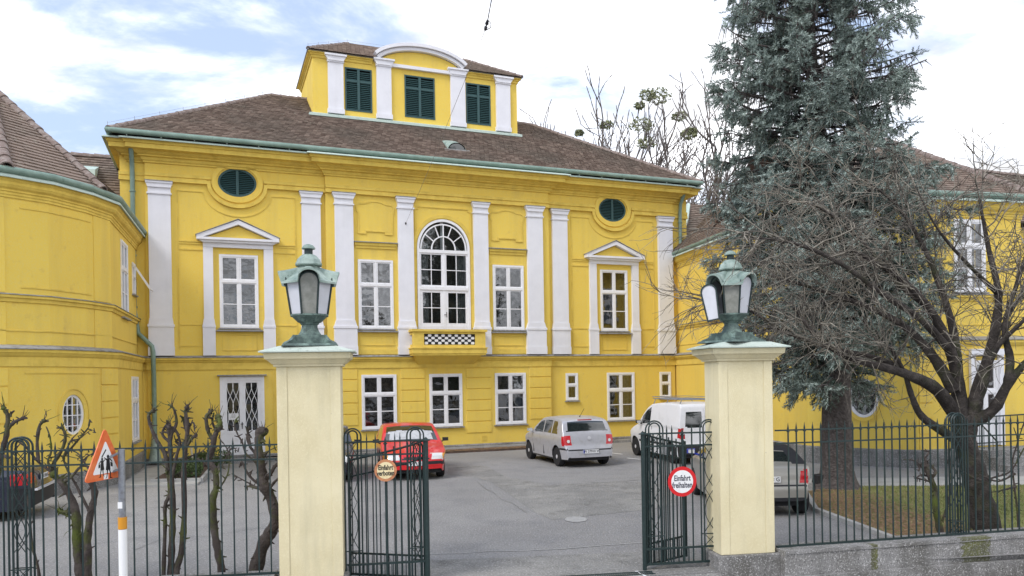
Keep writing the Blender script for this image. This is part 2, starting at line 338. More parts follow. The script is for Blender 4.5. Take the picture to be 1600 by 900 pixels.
line('asphalt_crack', [(600,800),(606,830),(604,860),(612,880)], .015, 'tar'); line('asphalt_crack', [(210,860),(260,840),(330,838),(400,826),(440,828)], .018, 'tar')
patch('bleached_spot', [(900+18*math.cos(k*.63), 812+4.5*math.sin(k*.63)) for k in range(10)], 'pale', .009)
line('lane_mark', [(955,708),(972,710)], .12, 'signwhite'); line('lane_mark', [(980,716),(1000,718)], .12, 'signwhite'); line('lane_mark', [(994,893),(1010,902)], .05, 'signwhite')
# lawn with kerb, right
LAW = [(5.95,12.05),(5.80,14.9),(6.45,17.15),(7.7,17.9),(9.6,17.7),(14.5,17.5),(14.5,11.95)]
lawn = MB().slab(LAW, -.02, .035).build('lawn', 'grass', kind='structure')
kerb = MB()
for p, q in zip(LAW[:2], LAW[1:3]):
    d = (Vector(q)-Vector(p)); nn = Vector((-d.y, d.x)).normalized()*.05
    nseg = max(1, int(d.length/.9))
    for i in range(nseg):
        a0 = Vector(p)+d*(i/nseg); a1 = Vector(p)+d*((i+1)/nseg-.006)
        MB().slab([tuple(a0-nn), tuple(a1-nn), tuple(a1+nn), tuple(a0+nn)], -.02, .07).build('kerb_stone', 'concrete', lawn)
# grass blades and leaf litter on it
def inside(x, y, P):
    c = False
    for i in range(len(P)):
        (x1, y1), (x2, y2) = P[i-1], P[i]
        if (y1 > y) != (y2 > y) and x < (x2-x1)*(y-y1)/(y2-y1)+x1: c = not c
    return c
def scatter(n, P, fn):
    xs = [p[0] for p in P]; ys = [p[1] for p in P]; o = []
    while len(o) < n:
        x = random.uniform(min(xs), max(xs)); y = random.uniform(min(ys), max(ys))
        if inside(x, y, P) and fn(x, y): o.append((x, y))
    return np.array(o)
def blades(pts, z, h, wd, lean, name, m, **kw):
    n = len(pts); a = RNG.uniform(0, 2*PI, n); hh = RNG.uniform(.5, 1, n)*h; la = RNG.uniform(0, 2*PI, n)
    b = np.stack([pts[:,0], pts[:,1], np.full(n, z)], 1); dx = np.stack([np.cos(a), np.sin(a), np.zeros(n)], 1)*wd
    tip = b+np.stack([np.cos(la)*lean*hh, np.sin(la)*lean*hh, hh], 1)
    v = np.concatenate([b-dx, b+dx, tip], 0); f = np.stack([np.arange(n), np.arange(n)+n, np.arange(n)+2*n], 1)
    raw(name, v, f, m, kind='stuff', **kw)
fr = lambda x, y: random.random() < (.25+.75*min(1, max(0, (x-6.8)/2.2)))
blades(scatter(26000, LAW, fr), .035, .05, .008, .6, 'grass', 'blade', label='short patchy winter grass on the lawn behind the right fence', category='grass')
def flakes(pts, z, s, name, m, **kw):
    n = len(pts); a = RNG.uniform(0, 2*PI, n); r = RNG.uniform(.5, 1, n)*s; t = RNG.uniform(-.5, .5, (n, 3))*s*.5
    b = np.stack([pts[:,0], pts[:,1], np.full(n, z)], 1); out_ = []
    for k in range(3):
        out_.append(b+np.stack([np.cos(a+k*2.1)*r, np.sin(a+k*2.1)*r, np.abs(t[:,k])], 1))
    raw(name, np.concatenate(out_, 0), np.stack([np.arange(n), np.arange(n)+n, np.arange(n)+2*n], 1), m, kind='stuff', **kw)
flakes(scatter(14000, LAW, lambda x, y: random.random() < (1.0 if x < 6.9 else max(.04, 1-(x-6.9)/1.0))), .045, .03, 'leaf_litter', 'litter', label='brown fallen needles and leaves around the spruce foot', category='leaf litter')
# narrow drain grate across the drive
dg_ = thing('drain_grate', 'slotted iron drain channel set in the drive between the gate leaves', 'drain', (1.15, 10.28, 0), R(9))
MB().box(-.72,.72,-.075,-.06,0,.014).box(-.72,.72,.06,.075,0,.014).build('drain_frame', 'iron', dg_)
for i in range(46): MB().box(-.71+i*.031,-.696+i*.031,-.058,.058,0,.012).build('grate_bar', 'iron', dg_)
# planting bed in front of the door, left
SL = [(-10.2,20.0),(-8.25,20.2),(-9.9,26.6),(-10.6,26.9),(-11.4,24.0)]
MB().slab(SL, -.02, .05).build('paved_terrace', 'concrete', kind='structure')
BED = [(-9.65,20.62),(-8.35,20.72),(-9.98,26.2),(-11.0,26.0)]
bed = MB().slab(BED, .03, .085).build('planting_bed', 'soil', kind='structure')
for p, q in ((BED[0], BED[1]), (BED[1], BED[2])):
    d = (Vector(q)-Vector(p)); nn = Vector((-d.y, d.x)).normalized()*.04; ns = int(d.length/1.3)+1
    for i in range(ns):
        a0 = Vector(p)+d*(i/ns); a1 = Vector(p)+d*((i+1)/ns-.004)
        MB().slab([tuple(a0-nn), tuple(a1-nn), tuple(a1+nn), tuple(a0+nn)], .0, .13).build('edging_stone', 'concrete', bed)
def leafball(cen, rad, n, s, name, m, parent=None, flat=.6, **kw):
    d = RNG.normal(size=(n, 3)); d /= np.linalg.norm(d, axis=1)[:, None]
    p = np.array(cen)+d*RNG.uniform(.35, 1, (n, 1))**.5*np.array(rad)
    a = RNG.normal(size=(n, 3)); a /= np.linalg.norm(a, axis=1)[:, None]; b = RNG.normal(size=(n, 3)); b = np.cross(a, b); b /= np.linalg.norm(b, axis=1)[:, None]
    sz = RNG.uniform(.6, 1.2, (n, 1))*s
    v = np.concatenate([p-a*sz, p+b*sz*flat, p+a*sz, p-b*sz*flat], 0); i = np.arange(n)
    return raw(name, v, np.stack([i, i+n, i+2*n, i+3*n], 1), m, parent, **kw)
for (x, y, r, h, lb) in ((-8.95, 21.3, .42, .4, 'low green shrub at the near corner of the bed by the left door'), (-9.35, 24.3, .55, .5, 'low evergreen shrub beside the door end of the left bed'), (-9.55, 22.6, .5, .4, 'sprawling low shrub in the middle of the left bed'), (-10.2, 25.2, .4, .32, 'small dark shrub at the foot of the left downpipe')):
    t = thing('low_shrub', lb, 'shrub', (x, y, .06))
    leafball((0,0,h*.55), (r, r, h*.55), 1100, .035, 'foliage', 'shrub', t)
    mb = MB()
    for k in range(7):
        a = k*.9; mb.tube([(0,0,0),(math.cos(a)*r*.5, math.sin(a)*r*.5, h*.8)], [.012,.004], 4)
    mb.build('stems', 'bark', t)
st = thing('plant_stake', 'short pale wooden stake standing in the left planting bed', 'stake', (-9.75, 23.6, .08))
MB().tube([(0,0,0),(-.06,0,.62)], .03, 6).build('stake', 'wood', st)
# planting strip against the main wall behind the cars
def fl(u0, u1, w0, w1): return [glob(u0, w0), glob(u1, w0), glob(u1, w1), glob(u0, w1)]
strip = MB().slab(fl(-1.6, 5.2, -1.35, -.5), -.02, .06).build('planting_strip', 'soil', kind='structure')
flakes(scatter(2500, fl(-1.6, 5.2, -1.35, -.5), lambda x, y: True), .07, .05, 'strip_litter', 'litter', label='dry reddish leaf litter in the strip along the house foot', category='leaf litter')
MB().slab(fl(-6.6, 10.6, -.5, .2), -.02, .1).build('wall_footing', 'granite', kind='structure')
for i in range(7):
    MB().slab(fl(-1.6+i*.97, -1.6+(i+1)*.97-.01, -.58, -.505), 0, .14).build('kerb_stone', 'concrete', strip)

# ------------------------------------------------------------------ windows
def window(parent, x, y, z, wd, ht, rz=0, kind='six', curtain=0, sill=True, label=None):
    """frame object at the opening's bottom centre; local x along the wall, y into it"""
    h = wd/2; fb = MB(); fo = .075
    fb.box(-h, -h+fo, -.03, .06, 0, ht); fb.box(h-fo, h, -.03, .06, 0, ht)
    fb.box(-h+fo, h-fo, -.028, .058, 0, fo); fb.box(-h+fo, h-fo, -.028, .058, ht-fo, ht)
    panes = []
    ih = h-fo
    def sash(x0, x1, z0, z1, bars):
        b = .042
        fb.box(x0, x0+b, -.012, .04, z0, z1); fb.box(x1-b, x1, -.012, .04, z0, z1)
        fb.box(x0+b, x1-b, -.010, .038, z0, z0+b); fb.box(x0+b, x1-b, -.010, .038, z1-b, z1)
        zs = [z0+b] + [z0+(z1-z0)*k for k in bars] + [z1-b]
        for k in bars:
            zc = z0+(z1-z0)*k; fb.box(x0+b, x1-b, -.006, .03, zc-.016, zc+.016)
        for a_, c_ in zip(zs[:-1], zs[1:]): panes.append((x0+b*.8, x1-b*.8, a_, c_))
    if kind == 'six':
        zt = ht*.635
        fb.box(-ih, ih, -.034, .05, zt-.045, zt+.045); fb.box(-.035, .035, -.02, .045, fo, zt-.045); fb.box(-.03, .03, -.02, .045, zt+.045, ht-fo)
        for s in (-1, 1):
            xa, xb = (-ih, -.035) if s < 0 else (.035, ih)
            sash(xa, xb, fo, zt-.045, [.5]); sash(xa, xb, zt+.045, ht-fo, [])
    elif kind == 'two':
        zt = ht*.56; fb.box(-ih, ih, -.03, .05, zt-.03, zt+.03)
        sash(-ih, ih, fo, zt-.03, []); sash(-ih, ih, zt+.03, ht-fo, [])
    fr_ = fb.build('window', 'paint', parent, loc=(x, y, z), rz=rz)
    if label: fr_['label'] = label
    for (a_, b_, c_, d_) in panes:
        jit = random.uniform(-.0015, .0015)
        MB().add([(a_, .012+jit, c_), (b_, .012-jit, c_), (b_, .012-jit*.5, d_), (a_, .012, d_)], [(0,1,2,3)]).build('pane', 'glass', fr_, fix=False)
    if sill: MB().box(-h-.05, h+.05, -.09, .02, -.055, -.012).build('sill', 'lead', fr_)
    # casement box behind: white jambs, inner sash, dim room
    jb = MB(); e = .02
    jb.box(-h+e, -h+fo, .061, .24, e, ht-e); jb.box(h-fo, h-e, .061, .24, e, ht-e)
    jb.box(-h+fo, h-fo, .062, .24, e, fo); jb.box(-h+fo, h-fo, .062, .24, ht-fo, ht-e)
    jb.box(-.03, .03, .19, .24, fo, ht-fo) if kind == 'six' else None
    if kind == 'six':
        jb.box(-ih, -.03, .19, .235, ht*.6, ht*.66); jb.box(.03, ih, .19, .235, ht*.6, ht*.66)
    jb.build('inner_casement', 'paint', fr_)
    MB().add([(-h, .45, 0), (h, .45, 0), (h, .45, ht), (-h, .45, ht)], [(0,1,2,3)]).build('room_backdrop', 'room', fr_, fix=False)
    if curtain:
        for s in ((-1, 1) if curtain == 2 else (1,)):
            n = 16; x0 = ih*.5 if curtain == 1 else ih*.45; vs = []; 
            for i in range(n+1):
                xx = s*(ih-(ih-x0)*i/n); yy = .30+.02*math.sin(i*1.9); vs += [(xx, yy, .05), (xx, yy, ht-.08)]
            MB().add(vs, [(2*i, 2*i+2, 2*i+3, 2*i+1) for i in range(n)]).build('curtain', 'drape', fr_, fix=False)
    return fr_

# ------------------------------------------------------------------ main house
house = thing('main_house', 'broad yellow house with white pilasters, arched middle window and belvedere on its tiled roof', 'house', (X0, Y0, 0), TH)
PATH = [(-10.9,8),(-10.9,.1),(-10.15,.1),(-10.15,0),(-4.33,0),(-4.33,-.12),(4.33,-.12),(4.33,0),(10.15,0),(10.15,.1),(10.9,.1),(10.9,8)]
PATH = [tuple(p) for p in PATH]
def sw(prof, name, m, parent=house, path=PATH): return MB().sweep(path, prof).build(name, m, parent)
# which side is outward for our travel direction (from back left, forward, across, back right): outward = right side of travel?
def flip(prof): return [(o, z) for o, z in prof]
GW = dict(six1=(1.26, 2.0))
ARCH = [(1.03*math.cos(PI*i/24)+.0, 7.58+1.1*math.sin(PI*i/24)) for i in range(25)]
archloop = [(-1.03, 4.5), (1.03, 4.5)] + ARCH
cen = MB()
wall_holes(cen, rect(-4.33, 4.33, 0, 10.2), [rect(-3.16,-1.88,.92,2.88), rect(-.64,.64,.92,2.88), rect(1.96,3.24,.92,2.88),
    rect(-3.22,-1.94,4.55,7.06), rect(1.94,3.22,4.55,7.06), archloop], -.12, .35)
cen.build('wall', 'yellow', house, fix=False)
OV = dict(rx=.63, rz=.49, cz=9.53)
for s in (-1, 1):
    wl = MB(); a0, a1 = sorted((s*4.33, s*10.15)); cx = s*7.27
    holes = [rect(cx-.63, cx+.63, 4.55, 7.06), ell(cx, OV['cz'], OV['rx'], OV['rz'])]
    if s < 0: holes += [rect(-7.94, -6.5, .1, 2.88)]
    else: holes += [rect(5.02, 5.56, 1.76, 2.83), rect(6.88, 8.16, .90, 2.83), rect(9.38, 9.92, 1.76, 2.83)]
    wall_holes(wl, rect(a0, a1, 0, 10.2), holes, 0, .35)
    wl.build('wall', 'yellow', house, fix=False)
    c = MB(); b0, b1 = sorted((s*10.15, s*10.9)); c.add([(b0,.1,0),(b1,.1,0),(b1,.1,10.2),(b0,.1,10.2)], [(0,1,2,3)])
    MB().add([(s*10.9,.1,0),(s*10.9,10,0),(s*10.9,10,10.2),(s*10.9,.1,10.2)], [(0,1,2,3)]).build('side_wall', 'yellow', house, fix=False)
    c.add([(s*10.15,0,0),(s*10.15,.1,0),(s*10.15,.1,10.2),(s*10.15,0,10.2)], [(0,1,2,3)])
    c.build('corner_wall', 'yellow', house, fix=False); c = MB()
    c.add([(s*4.33,0,0),(s*4.33,-.12,0),(s*4.33,-.12,10.2),(s*4.33,0,10.2)], [(0,1,2,3)])
    c.build('bay_return', 'yellow', house, fix=False)
c = MB(); c.add([(-10.9,10,0),(10.9,10,0),(10.9,10,10.2),(-10.9,10,10.2)], [(0,1,2,3)]); c.build('back_wall', 'yellow', house, fix=False)
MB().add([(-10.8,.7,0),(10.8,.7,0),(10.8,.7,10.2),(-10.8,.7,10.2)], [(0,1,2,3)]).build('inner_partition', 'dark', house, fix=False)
# plinth, string course, cornice
sw([(-.1,.0),(.05,.0),(.05,.16),(.02,.2),(-.1,.2)], 'plinth', 'granite')
sw([(-.05,3.12),(.035,3.12),(.035,3.36),(.07,3.38),(.09,3.43),(.13,3.45),(.13,3.52),(-.05,3.55)], 'string_course', 'yellow2')
sw([(-.03,3.553),(.16,3.523),(.16,3.545),(.0,3.60),(-.03,3.60)], 'string_flashing', 'lead')
CP = [(u/10.9*10.64 if abs(u) > 10.5 else u, w_) for u, w_ in PATH]
MB().sweep(CP, [(-.05,9.98),(.05,9.98),(.05,10.03),(.09,10.06),(.12,10.14),(.2,10.16),(.2,10.2),(.28,10.24),(.34,10.3),(.42,10.31),(.52,10.32),(.52,10.46),(.56,10.47),(.60,10.54),(.60,10.58),(-.05,10.58)]).build('cornice', 'yellow2', house)
MB().sweep(CP, [(-.03,10.6),(.66,10.575),(.68,10.545),(.70,10.56),(.68,10.60),(.5,10.68),(-.03,10.68)]).build('cornice_flashing', 'flash', house)
# gutter runs straight
gpath = [(-11.55,8),(-11.55,-.62),(11.55,-.62),(11.55,8)]
MB().sweep([(-11.17,9),(-11.17,-.72),(11.13,-.72),(11.13,9)], [(.085*math.cos(2*PI*k/10)-.02, 10.75+.085*math.sin(2*PI*k/10)) for k in range(10)]).build('gutter', 'gutter', house, smooth=40)
# plaster joint seams of flashing
for i in range(22):
    u = -10.6+i*1.0
    MB().box(u-.008,u+.008,-.79,-.55,10.60,10.625).build('flashing_seam', 'flash', house)
# pilasters
def pilaster(cx, y, half, z0, z1, capw, pedw, capx=.06):
    mb = MB()
    mb.box(cx-pedw, cx+pedw, y-.17, y, z0, z0+.02+.28); mb.box(cx-pedw+.015, cx+pedw-.015, y-.155, y, z0+.30, z0+.95)
    mb.box(cx-pedw-.005, cx+pedw+.005, y-.18, y, z0+.95, z0+1.03)
    mb.prism([(cx-pedw+.02, z0+1.03),(cx+pedw-.02, z0+1.03),(cx+half+.01, z0+1.24),(cx-half-.01, z0+1.24)], y-.15, y)
    mb.box(cx-half, cx+half, y-.12, y, z0+1.24, z1-.42)
    mb.box(cx-half-.035, cx+half+.035, y-.155, y, z1-.42, z1-.37); mb.box(cx-half-.005, cx+half+.005, y-.125, y, z1-.37, z1-.2)
    mb.prism([(cx-half-.01, z1-.2),(cx+half+.01, z1-.2),(cx+capw-.01, z1-.06),(cx-capw+.01, z1-.06)], y-.17, y)
    mb.box(cx-capw, cx+capw, y-.2, y, z1-.06, z1); 
    p = mb.build('pilaster', 'white', house)
    MB().box(cx-capw-.015, cx+capw+.015, y-.22, y+.005, z1+.002, z1+.02).build('pilaster_flashing', 'lead', p)
for s in (-1, 1):
    pilaster(s*9.72, 0, .34, 3.6, 9.36, .41, .40)
    pilaster(s*4.83, 0, .325, 3.6, 9.36, .40, .39)
    pilaster(s*3.70, -.12, .325, 3.6, 9.38, .41, .42)
    pilaster(s*1.46, -.12, .29, 3.6, 9.38, .36, .35)
# architrave above pilasters
mb = MB()
for (za, zb, o) in ((9.38,9.50,.10),(9.50,9.55,.05),(9.55,9.66,.08)):
    for s in (-1, 1):
        if zb <= 9.56:
            for a0, a1 in ((4.34, 6.30), (8.24, 10.15)): mb.box(min(s*a0,s*a1), max(s*a0,s*a1), -o, .02, za, zb)
        else:
            for a0, a1 in ((4.34, 6.42), (8.12, 10.15)): mb.box(min(s*a0,s*a1), max(s*a0,s*a1), -o, .02, za, zb)
        mb.box(min(s*10.152,s*10.93), max(s*10.152,s*10.93), .1-o*.6, .15, za, zb)
    mb.box(-4.33, 4.33, -.12-o, -.1, za, zb)
mb.build('architrave', 'yellow2', house)
for s in (-1, 1):
    cx = s*7.27
    m2 = MB()
    m2.ribbon(ell(cx, 9.53, .76, .62, 40), .16, -.05, .02, True)
    m2.build('oval_surround', 'yellow', house)
    m2 = MB()
    m2.ribbon([(cx-.98, 9.44)]+ell(cx, 9.44, .92, .74, 24, PI, 2*PI, False)+[(cx+.98, 9.44)], .12, -.095, .02)
    m2.build('architrave_sweep', 'yellow2', house)
    m2 = MB()
    m2.ribbon([(cx-1.9, 3.8),(cx-1.9, 9.13),(cx-1.1, 9.13)]+ell(cx, 9.20, 1.10, .84, 24, PI*1.06, PI*1.94, False)+[(cx+1.1, 9.13),(cx+1.9, 9.13),(cx+1.9, 3.8)], .035, -.022, .01)
    for z in (7.35, 7.42, 7.15): m2.box(cx-1.88, cx-1.1, -.035+(.012 if z!=7.42 else 0), .01, z, z+.05); m2.box(cx+1.1, cx+1.88, -.035+(.012 if z!=7.42 else 0), .01, z, z+.05)
    for z in (4.62, 3.9): m2.box(cx-1.88, cx-1.12, -.02, .01, z, z+.035); m2.box(cx+1.12, cx+1.88, -.02, .01, z, z+.035)
    m2.box(cx-.6, cx+.6, -.02, .01, 4.36, 4.40); m2.ribbon(rect(cx-.56, cx+.56, 3.78, 4.30), .03, -.02, .01, True)
    m2.build('panel_moulding', 'yellow2', house)
    # shutter disc with slats
    sh = MB(); sh.ribbon(ell(cx, 9.53, .60, .455, 40), .08, .02, .07, True); sh.box(cx-.045, cx+.045, .015, .068, 9.11, 9.95)
    so = sh.build('oval_shutter', 'shut', house)
    MB().prism(ell(cx, 9.53, .6, .46, 32), .10, .12).build('shutter_backing', 'dark', so)
    for i in range(13):
        z = 9.13+i*.063; k = math.sqrt(max(0, 1-((z+.02-9.53)/.42)**2))*.565
        for q in (-1, 1):
            xa, xb = sorted((cx+q*.045, cx+q*k))
            if xb-xa > .06: MB().add([(xa,.035,z),(xb,.035,z),(xb,.085,z+.045),(xa,.085,z+.045),(xa,.04,z-.006),(xb,.04,z-.006),(xb,.09,z+.039),(xa,.09,z+.039)], [(0,1,2,3),(7,6,5,4),(0,4,5,1),(1,5,6,2),(2,6,7,3),(3,7,4,0)]).build('slat', 'shut', so)
    # aedicule: pilasters, frieze, pediment
    for q in (-1, 1):
        px = cx+q*.975
        a_ = MB(); a_.box(px-.20, px+.20, -.13, 0, 3.6, 4.55); a_.box(px-.21, px+.21, -.145, 0, 4.55, 4.62)
        a_.prism([(px-.2, 4.62),(px+.2, 4.62),(px+.165, 4.84),(px-.165, 4.84)], -.12, 0); a_.box(px-.155, px+.155, -.095, 0, 4.84, 7.27)
        a_.build('window_pilaster', 'white', house)
    f_ = MB(); f_.box(cx-1.13, cx+1.13, -.11, 0, 7.27, 7.42); f_.prism([(cx-1.13,7.42),(cx+1.13,7.42),(cx+1.28,7.5),(cx-1.28,7.5)], -.2, 0)
    f_.box(cx-1.33, cx+1.33, -.27, 0, 7.5, 7.58)
    f_.prism([(cx-1.33,7.582),(cx-1.12,7.582),(cx,8.05),(cx+1.12,7.582),(cx+1.33,7.582),(cx+1.33,7.64),(cx,8.2),(cx-1.33,7.64)], -.26, 0)
    f_.build('pediment', 'white', house)
    MB().prism([(cx-1.0,7.6),(cx+1.0,7.6),(cx,8.02)], -.09, -.01).build('tympanum', 'yellow', house)
    f_ = MB()
    for q in (-1,1): f_.add([(cx+q*1.36,-.29,7.63),(cx,-.29,8.225),(cx,.0,8.225),(cx+q*1.36,.0,7.63),(cx+q*1.36,-.29,7.65),(cx,-.29,8.245),(cx,.0,8.245),(cx+q*1.36,.0,7.65)], [(0,1,2,3),(4,5,6,7),(0,1,5,4),(1,2,6,5),(2,3,7,6),(3,0,4,7)])
    f_.build('pediment_flashing', 'lead', house)
    window(house, cx, -.005, 4.55, 1.26, 2.5, kind='six')
    MB().box(cx-.75, cx+.75, -.16, 0, 4.42, 4.47).build('window_ledge', 'lead', house)
# centre: cartouches, ledges, windows
for s in (-1, 1):
    cx = s*2.56
    m2 = MB(); q = .67
    pts = [(-q*.92, 8.0),(-q*.92, 8.75),(-q, 8.80),(-q, 8.98),(-q*.9, 9.06),(-q*.55, 9.08),(-q*.3, 9.15),(0, 9.18),(q*.3, 9.15),(q*.55, 9.08),(q*.9, 9.06),(q, 8.98),(q, 8.80),(q*.92, 8.75),(q*.92, 8.0),(q*.55, 8.0),(q*.55, 8.09),(-q*.55, 8.09),(-q*.55, 8.0)]
    m2.ribbon([(cx+x, z) for x, z in pts], .05, -.155, -.11, True); m2.build('cartouche', 'yellow2', house)
    MB().prism([(cx+x*.96, 8.0+(z-8.0)*.97+.02) for x, z in pts], -.135, -.11).build('cartouche_field', 'yellow', house)
    m2 = MB(); m2.box(cx-.76, cx+.76, -.20, -.1, 7.56, 7.66); m2.box(cx-.74, cx+.74, -.16, -.1, 7.46, 7.56); m2.build('window_hood', 'yellow2', house)
    MB().box(cx-.79, cx+.79, -.25, -.1, 7.662, 7.69).build('hood_flashing', 'lead', house)
    window(house, cx+s*.02, -.125, 4.55, 1.28, 2.5, kind='six', curtain=0)
    m2 = MB(); m2.box(cx-.75, cx+.75, -.25, -.1, 4.42, 4.47); m2.build('window_ledge', 'lead', house)
    m2 = MB(); m2.ribbon(rect(cx-.62, cx+.62, 3.95, 4.3), .03, -.14, -.11, True); m2.box(cx-.77, cx+.77, -.15, -.11, 3.62, 3.80); m2.build('apron_panel', 'yellow2', house)
m2 = MB()
m2.ribbon([(-1.08, 8.0),(-1.08, 9.0),(-.98, 9.02),(-.98, 9.1),(.98, 9.1),(.98, 9.02),(1.08, 9.0),(1.08, 8.0)], .04, -.15, -.11)
m2.ribbon([(-1.12, 4.6)]+[(1.12*math.cos(PI-PI*i/24), 7.58+1.19*math.sin(PI*i/24)) for i in range(25)]+[(1.12, 4.6)], .13, -.16, -.11)
m2.build('arch_moulding', 'yellow2', house)
for cx, kd in ((-2.52, 0), (0.0, 0), (2.60, 1)): window(house, cx, -.125, .90, 1.28, 1.98, kind='six', curtain=kd, sill=True)
window(house, 7.52, -.005, .88, 1.28, 1.96, kind='six', curtain=1)
for cx in (5.29, 9.65): window(house, cx, -.005, 1.75, .54, 1.09, kind='two', curtain=1)
# arched french window
yA = -.13
fb = MB(); fo = .09
fb.ribbon([(-.98, 4.5)]+[(.98*math.cos(PI-PI*i/28), 7.58+1.05*math.sin(PI*i/28)) for i in range(29)]+[(.98, 4.5)], fo, yA-.02, yA+.08)
fb.box(-.935,.935,yA-.03,yA+.06,7.40,7.52); fb.box(-.935,.935,yA-.03,yA+.06,6.02,6.14); fb.box(-.04,.04,yA-.01,yA+.05,6.14,7.40); fb.box(-.05,.05,yA-.01,yA+.05,4.5,6.02)
fb.box(-.935,.935,yA-.008,yA+.05,4.5,4.68)
def arcp(r, n=20, sx=1): return [(r*math.cos(PI-PI*i/n), 7.54+r*1.07*math.sin(PI*i/n)) for i in range(n+1)]
fb.ribbon(arcp(.88), .05, yA+.0, yA+.045); fb.ribbon(arcp(.46), .045, yA-.004, yA+.04)
fb.box(-.02,.02,yA+.002,yA+.044,7.5,8.5)
for a in (36, 68, 112, 144):
    c_, s_ = math.cos(R(a)), math.sin(R(a)); fb.ribbon([(c_*.46, 7.54+s_*.46*1.07),(c_*.9, 7.54+s_*.9*1.07)], .035, yA+.003, yA+.04)
panes = []
for s in (-1, 1):
    for (z0, z1, xi, xo) in ((6.14, 7.40, .04, .935), (4.68, 6.02, .05, .935)):
        b = .06 if z0 > 6 else .10
        xa, xb = sorted((s*xi, s*xo)); fb.box(xa, xa+b, yA+.006, yA+.045, z0, z1); fb.box(xb-b, xb, yA+.006, yA+.045, z0, z1)
        fb.box(xa+b, xb-b, yA+.008, yA+.043, z0, z0+b); fb.box(xa+b, xb-b, yA+.008, yA+.043, z1-b, z1)
        xm = (xa+xb)/2; zm = (z0+z1)/2
        fb.box(xm-.014, xm+.014, yA+.012, yA+.04, z0+b, z1-b); fb.box(xa+b, xb-b, yA+.014, yA+.038, zm-.014, zm+.014)
        for (p0, p1) in ((xa+b, xm), (xm, xb-b)):
            for (q0, q1) in ((z0+b, zm), (zm, z1-b)): panes.append((p0, p1, q0, q1))
aw = fb.build('arched_window', 'paint', house)
for p0, p1, q0, q1 in panes:
    j = random.uniform(-.002, .002); MB().add([(p0,yA+.03+j,q0),(p1,yA+.03-j,q0),(p1,yA+.03,q1),(p0,yA+.03,q1)], [(0,1,2,3)]).build('pane', 'glass', aw, fix=False)
angs = [0, 36, 68, 90, 112, 144, 180]
for a0, a1 in zip(angs[:-1], angs[1:]):
    p = [(.46*math.cos(R(a0+(a1-a0)*k/4)), 7.54+.46*1.07*math.sin(R(a0+(a1-a0)*k/4))) for k in range(5)]+[(.88*math.cos(R(a1-(a1-a0)*k/4)), 7.54+.88*1.07*math.sin(R(a1-(a1-a0)*k/4))) for k in range(5)]
    MB().add([(x, yA+.03+random.uniform(0,.002), z) for x, z in p], [tuple(range(10))]).build('pane', 'glass', aw, fix=False)
for a0, a1 in ((0, 90), (90, 180)):
    p = [(0, 7.54)]+[(.45*math.cos(R(a0+(a1-a0)*k/6)), 7.54+.45*1.07*math.sin(R(a0+(a1-a0)*k/6))) for k in range(7)]
    MB().add([(x, yA+.032, z) for x, z in p], [tuple(range(8))]).build('pane', 'glass', aw, fix=False)
ic = MB(); ic.box(-.05,.05,.08,.13,4.5,8.6); ic.box(-1.0,-.86,.08,.2,4.5,7.6); ic.box(.86,1.0,.08,.2,4.5,7.6); ic.box(-.86,-.05,.081,.129,6.04,6.14); ic.box(.05,.86,.081,.129,6.04,6.14); ic.box(-.86,-.05,.081,.129,7.4,7.5); ic.box(.05,.86,.081,.129,7.4,7.5); ic.build('inner_casement', 'paint', aw)  # inner sash, added with the drapes below to lighten the dark panes
for s in (-1, 1):
    vs = []
    for i in range(17): xx = s*(.95-.42*i/16); yy = .2+.02*math.sin(i*1.9); vs += [(xx, yy, 4.55), (xx, yy, 7.4+.9*(1-abs(xx)))]
    MB().add(vs, [(2*i, 2*i+2, 2*i+3, 2*i+1) for i in range(16)]).build('curtain', 'drape', aw, fix=False)  # drapes added to make the darkly reflecting arched panes look paler
MB().add([(-1.03,.3,4.5),(1.03,.3,4.5),(1.03,.3,8.7),(-1.03,.3,8.7)], [(0,1,2,3)]).build('room_backdrop', 'room', aw, fix=False)
MB().tube([(.07,yA-.04,5.0),(.07,yA-.04,5.2)], .012, 6).box(-.03,.07,yA-.05,yA-.03,5.08,5.1).build('door_handle', 'trim', aw)
MB().sweep([(-1.03,-.1),(-1.0,.2)], [(0,4.5),(.02,4.5),(.02,7.5),(0,7.5)]).build('window_jamb', 'paint', aw)
# balcony
bal = MB(); bx0, bx1, by = -1.42, 1.42, -.82
bal.box(bx0, bx1, by, -.125, 3.62, 3.80); bal.box(bx0+.03, bx1-.03, by+.03, -.127, 3.55, 3.62)
bal.box(bx0-.03, bx1+.03, by-.03, -.124, 3.80, 3.84)
bal.box(bx0+.04, bx1-.04, by+.04, by+.12, 3.84, 3.94); bal.box(bx0+.04, bx1-.04, by+.04, by+.12, 4.34, 4.42)
bal.box(bx0+.04, -.98, by+.041, by+.119, 3.94, 4.34); bal.box(.98, bx1-.04, by+.041, by+.119, 3.94, 4.34)
for s in (bx0+.04, bx1-.12):
    bal.box(s, s+.08, by+.121, -.125, 3.84, 3.96); bal.box(s, s+.08, by+.121, -.125, 4.32, 4.42); bal.box(s, s+.08, by+.121, by+.24, 3.96, 4.32); bal.box(s, s+.08, -.25, -.125, 3.96, 4.32)
bal.box(bx0-.02, bx1+.02, by-.02, by+.18, 4.42, 4.50); bal.box(bx0-.018, bx0+.16, by+.18, -.125, 4.422, 4.498); bal.box(bx1-.16, bx1+.018, by+.18, -.125, 4.422, 4.498)
bo = bal.build('balcony', 'yellow2', house)
